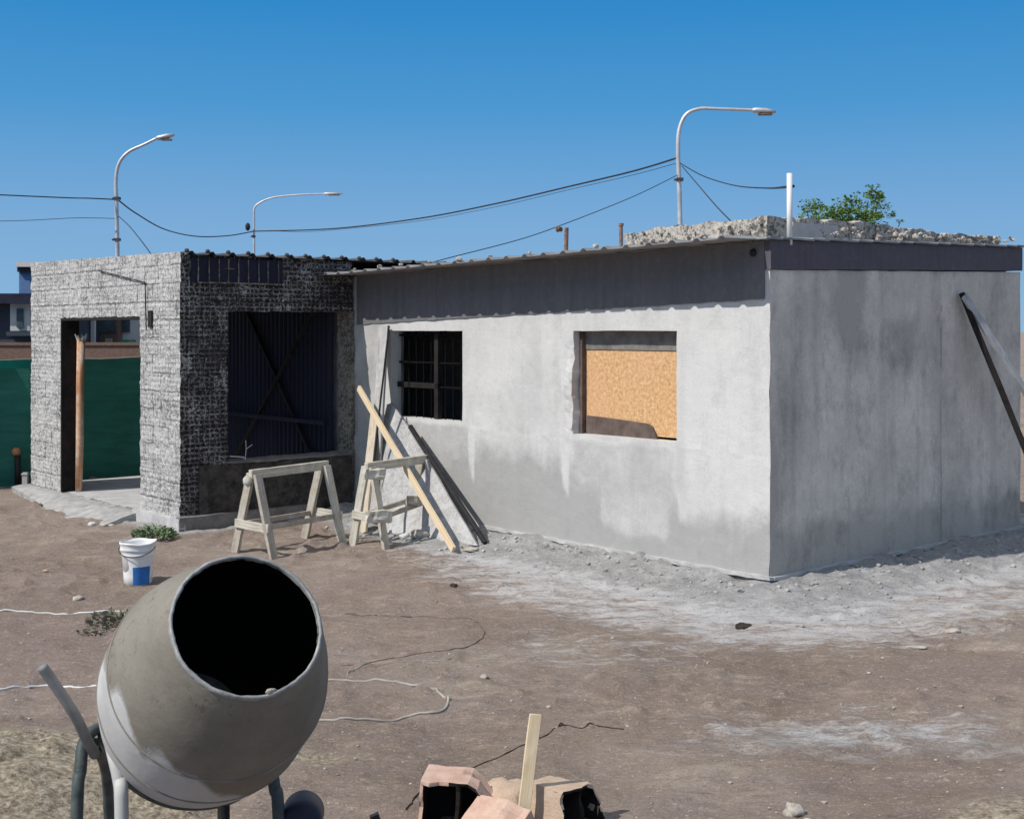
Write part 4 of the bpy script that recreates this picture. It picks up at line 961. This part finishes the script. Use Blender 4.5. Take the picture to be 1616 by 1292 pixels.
lamp(186, 38.5, [(186, 450), (184, 330), (183, 285), (188, 258), (203, 240), (228, 228), (248, 218)], ((246, 219), (275, 213)), 'street lamp with a slanted arm behind the rough porch')
lamp(401, 54, [(401, 450), (401, 400), (401, 345), (402, 328), (414, 318), (436, 311), (480, 307), (512, 306)], ((510, 306), (540, 306)), 'most distant thin street lamp behind the porch roof', .055)
def cable(pts, r, label, arrivals=None):
    bm = bmesh.new(); P_ = smooth_path([PX(*q_) for q_ in pts], 10); tube(bm, P_, r, 6); return tag(obj('overhead_cable', bm, M['wire']), label, 'cable', 'cables strung between the street lamps')
cable([(1070, 249, 33.7), (1000, 270, 35), (900, 294, 38), (780, 322, 41), (660, 345, 45), (525, 361, 49), (401, 365, 54)], .024, 'thick black cable from the tall lamp down to the most distant lamp')
cable([(1070, 276, 33.7), (1000, 310, 32), (900, 350, 30), (820, 378, 29), (690, 412, 27), (600, 440, 26)], .010, 'thin lower cable falling left from the tall lamp over the roof')
cable([(1074, 258, 33.7), (1110, 278, 31), (1160, 293, 28), (1210, 297, 22), (1252, 294, 10.82)], .014, 'cable sagging right from the tall lamp past the white pipe')
cable([(1076, 262, 33.7), (1100, 290, 30), (1130, 325, 26), (1160, 356, 22), (1190, 390, 20)], .012, 'thin drop wire from the tall lamp to the roof')
cable([(188, 317, 38.5), (215, 337, 41), (260, 362, 45), (310, 373, 49), (360, 372, 52), (401, 365, 54)], .022, 'sagging cable between the slanted lamp and the most distant lamp')
cable([(183, 315, 38.5), (140, 313, 38), (100, 312, 38), (-60, 305, 37)], .018, 'upper cable leaving the slanted lamp to the left edge')
cable([(184, 345, 38.5), (120, 344, 38), (40, 348, 38), (-60, 350, 38)], .009, 'lower thin cable leaving the slanted lamp to the left edge')
cable([(188, 342, 38.5), (205, 358, 34), (232, 392, 28), (250, 420, 26)], .012, 'thin drop wire falling from the slanted lamp to the porch')
cable([(401, 365, 54), (440, 365, 54), (480, 366, 54), (525, 363, 52), (660, 349, 47), (780, 327, 43), (900, 299, 39), (1000, 276, 36), (1070, 257, 33.8)], .008, 'thin far cable running right from the most distant lamp')
bm = bmesh.new(); q_ = PX(391, 358, 53.8); bmesh.ops.create_uvsphere(bm, u_segments=8, v_segments=6, radius=.11)
for v in bm.verts: v.co.z *= 1.6
o = obj('cable_junction', bm, M['wire']); o.location = q_; tag(o, 'black junction on the cable at the most distant lamp', 'junction box')

# ------------------------------------------------------------------ tree behind the roof
tb = Vector(((1325-808)/F*24, 24, -.1)); tr = thing('tree', 'small bright green tree showing above the roof parapet', 'tree', tb)
bm = bmesh.new(); tube(bm, [(0, 0, 0), (.03, 0, 1.4), (-.02, 0, 2.6)], [.09, .07, .05], 8)
tips = []
for i in range(13):
    a_ = i*2.4; x = -.68+1.36*(i/12.0); top = 4.05+.42*abs(math.sin(i*1.7))+(.15 if i > 7 else 0); top = min(top, 4.62)
    e = Vector((x, .35*math.sin(a_), top)); tube(bm, smooth_path([(0, 0, 2.3), (x*.5, .15*math.sin(a_), 3.2), e], 4), [.035-.0035*j for j in range(9)], 5); tips.append(e)
obj('trunk', bm, M['bark'], tr)
bm = bmesh.new(); random.seed(11)
for e in tips:
    for q9 in range(5): leafcluster(bm, e+Vector((random.uniform(-.16, .16), random.uniform(-.2, .2), random.uniform(.0, .24))), .05, .06, .07, 12, .06, .4)
    for k in range(5):
        c_ = e+Vector((random.uniform(-.10, .10), random.uniform(-.2, .2), -k*.17+random.uniform(-.05, .05)))
        leafcluster(bm, c_, .11+.035*k, .18, .20, 120, random.uniform(.05, .085), .3)
for x, z in ((.98, 4.02), (1.15, 4.2), (.72, 4.6), (.66, 4.55), (-.8, 4.15)): leafcluster(bm, (x, 0, z), .05, .05, .08, 26, .06, .3)
obj('crown', bm, M['leaf'], tr)
bm = bmesh.new()
for x, z in ((.98, 4.02), (1.15, 4.2), (.72, 4.6), (.66, 4.55), (-.8, 4.15)): tube(bm, [(x*.6, 0, 3.4), (x*.85, 0, 3.8), (x, 0, z+.03)], .008, 5)
obj('twig', bm, M['bark'], tr)
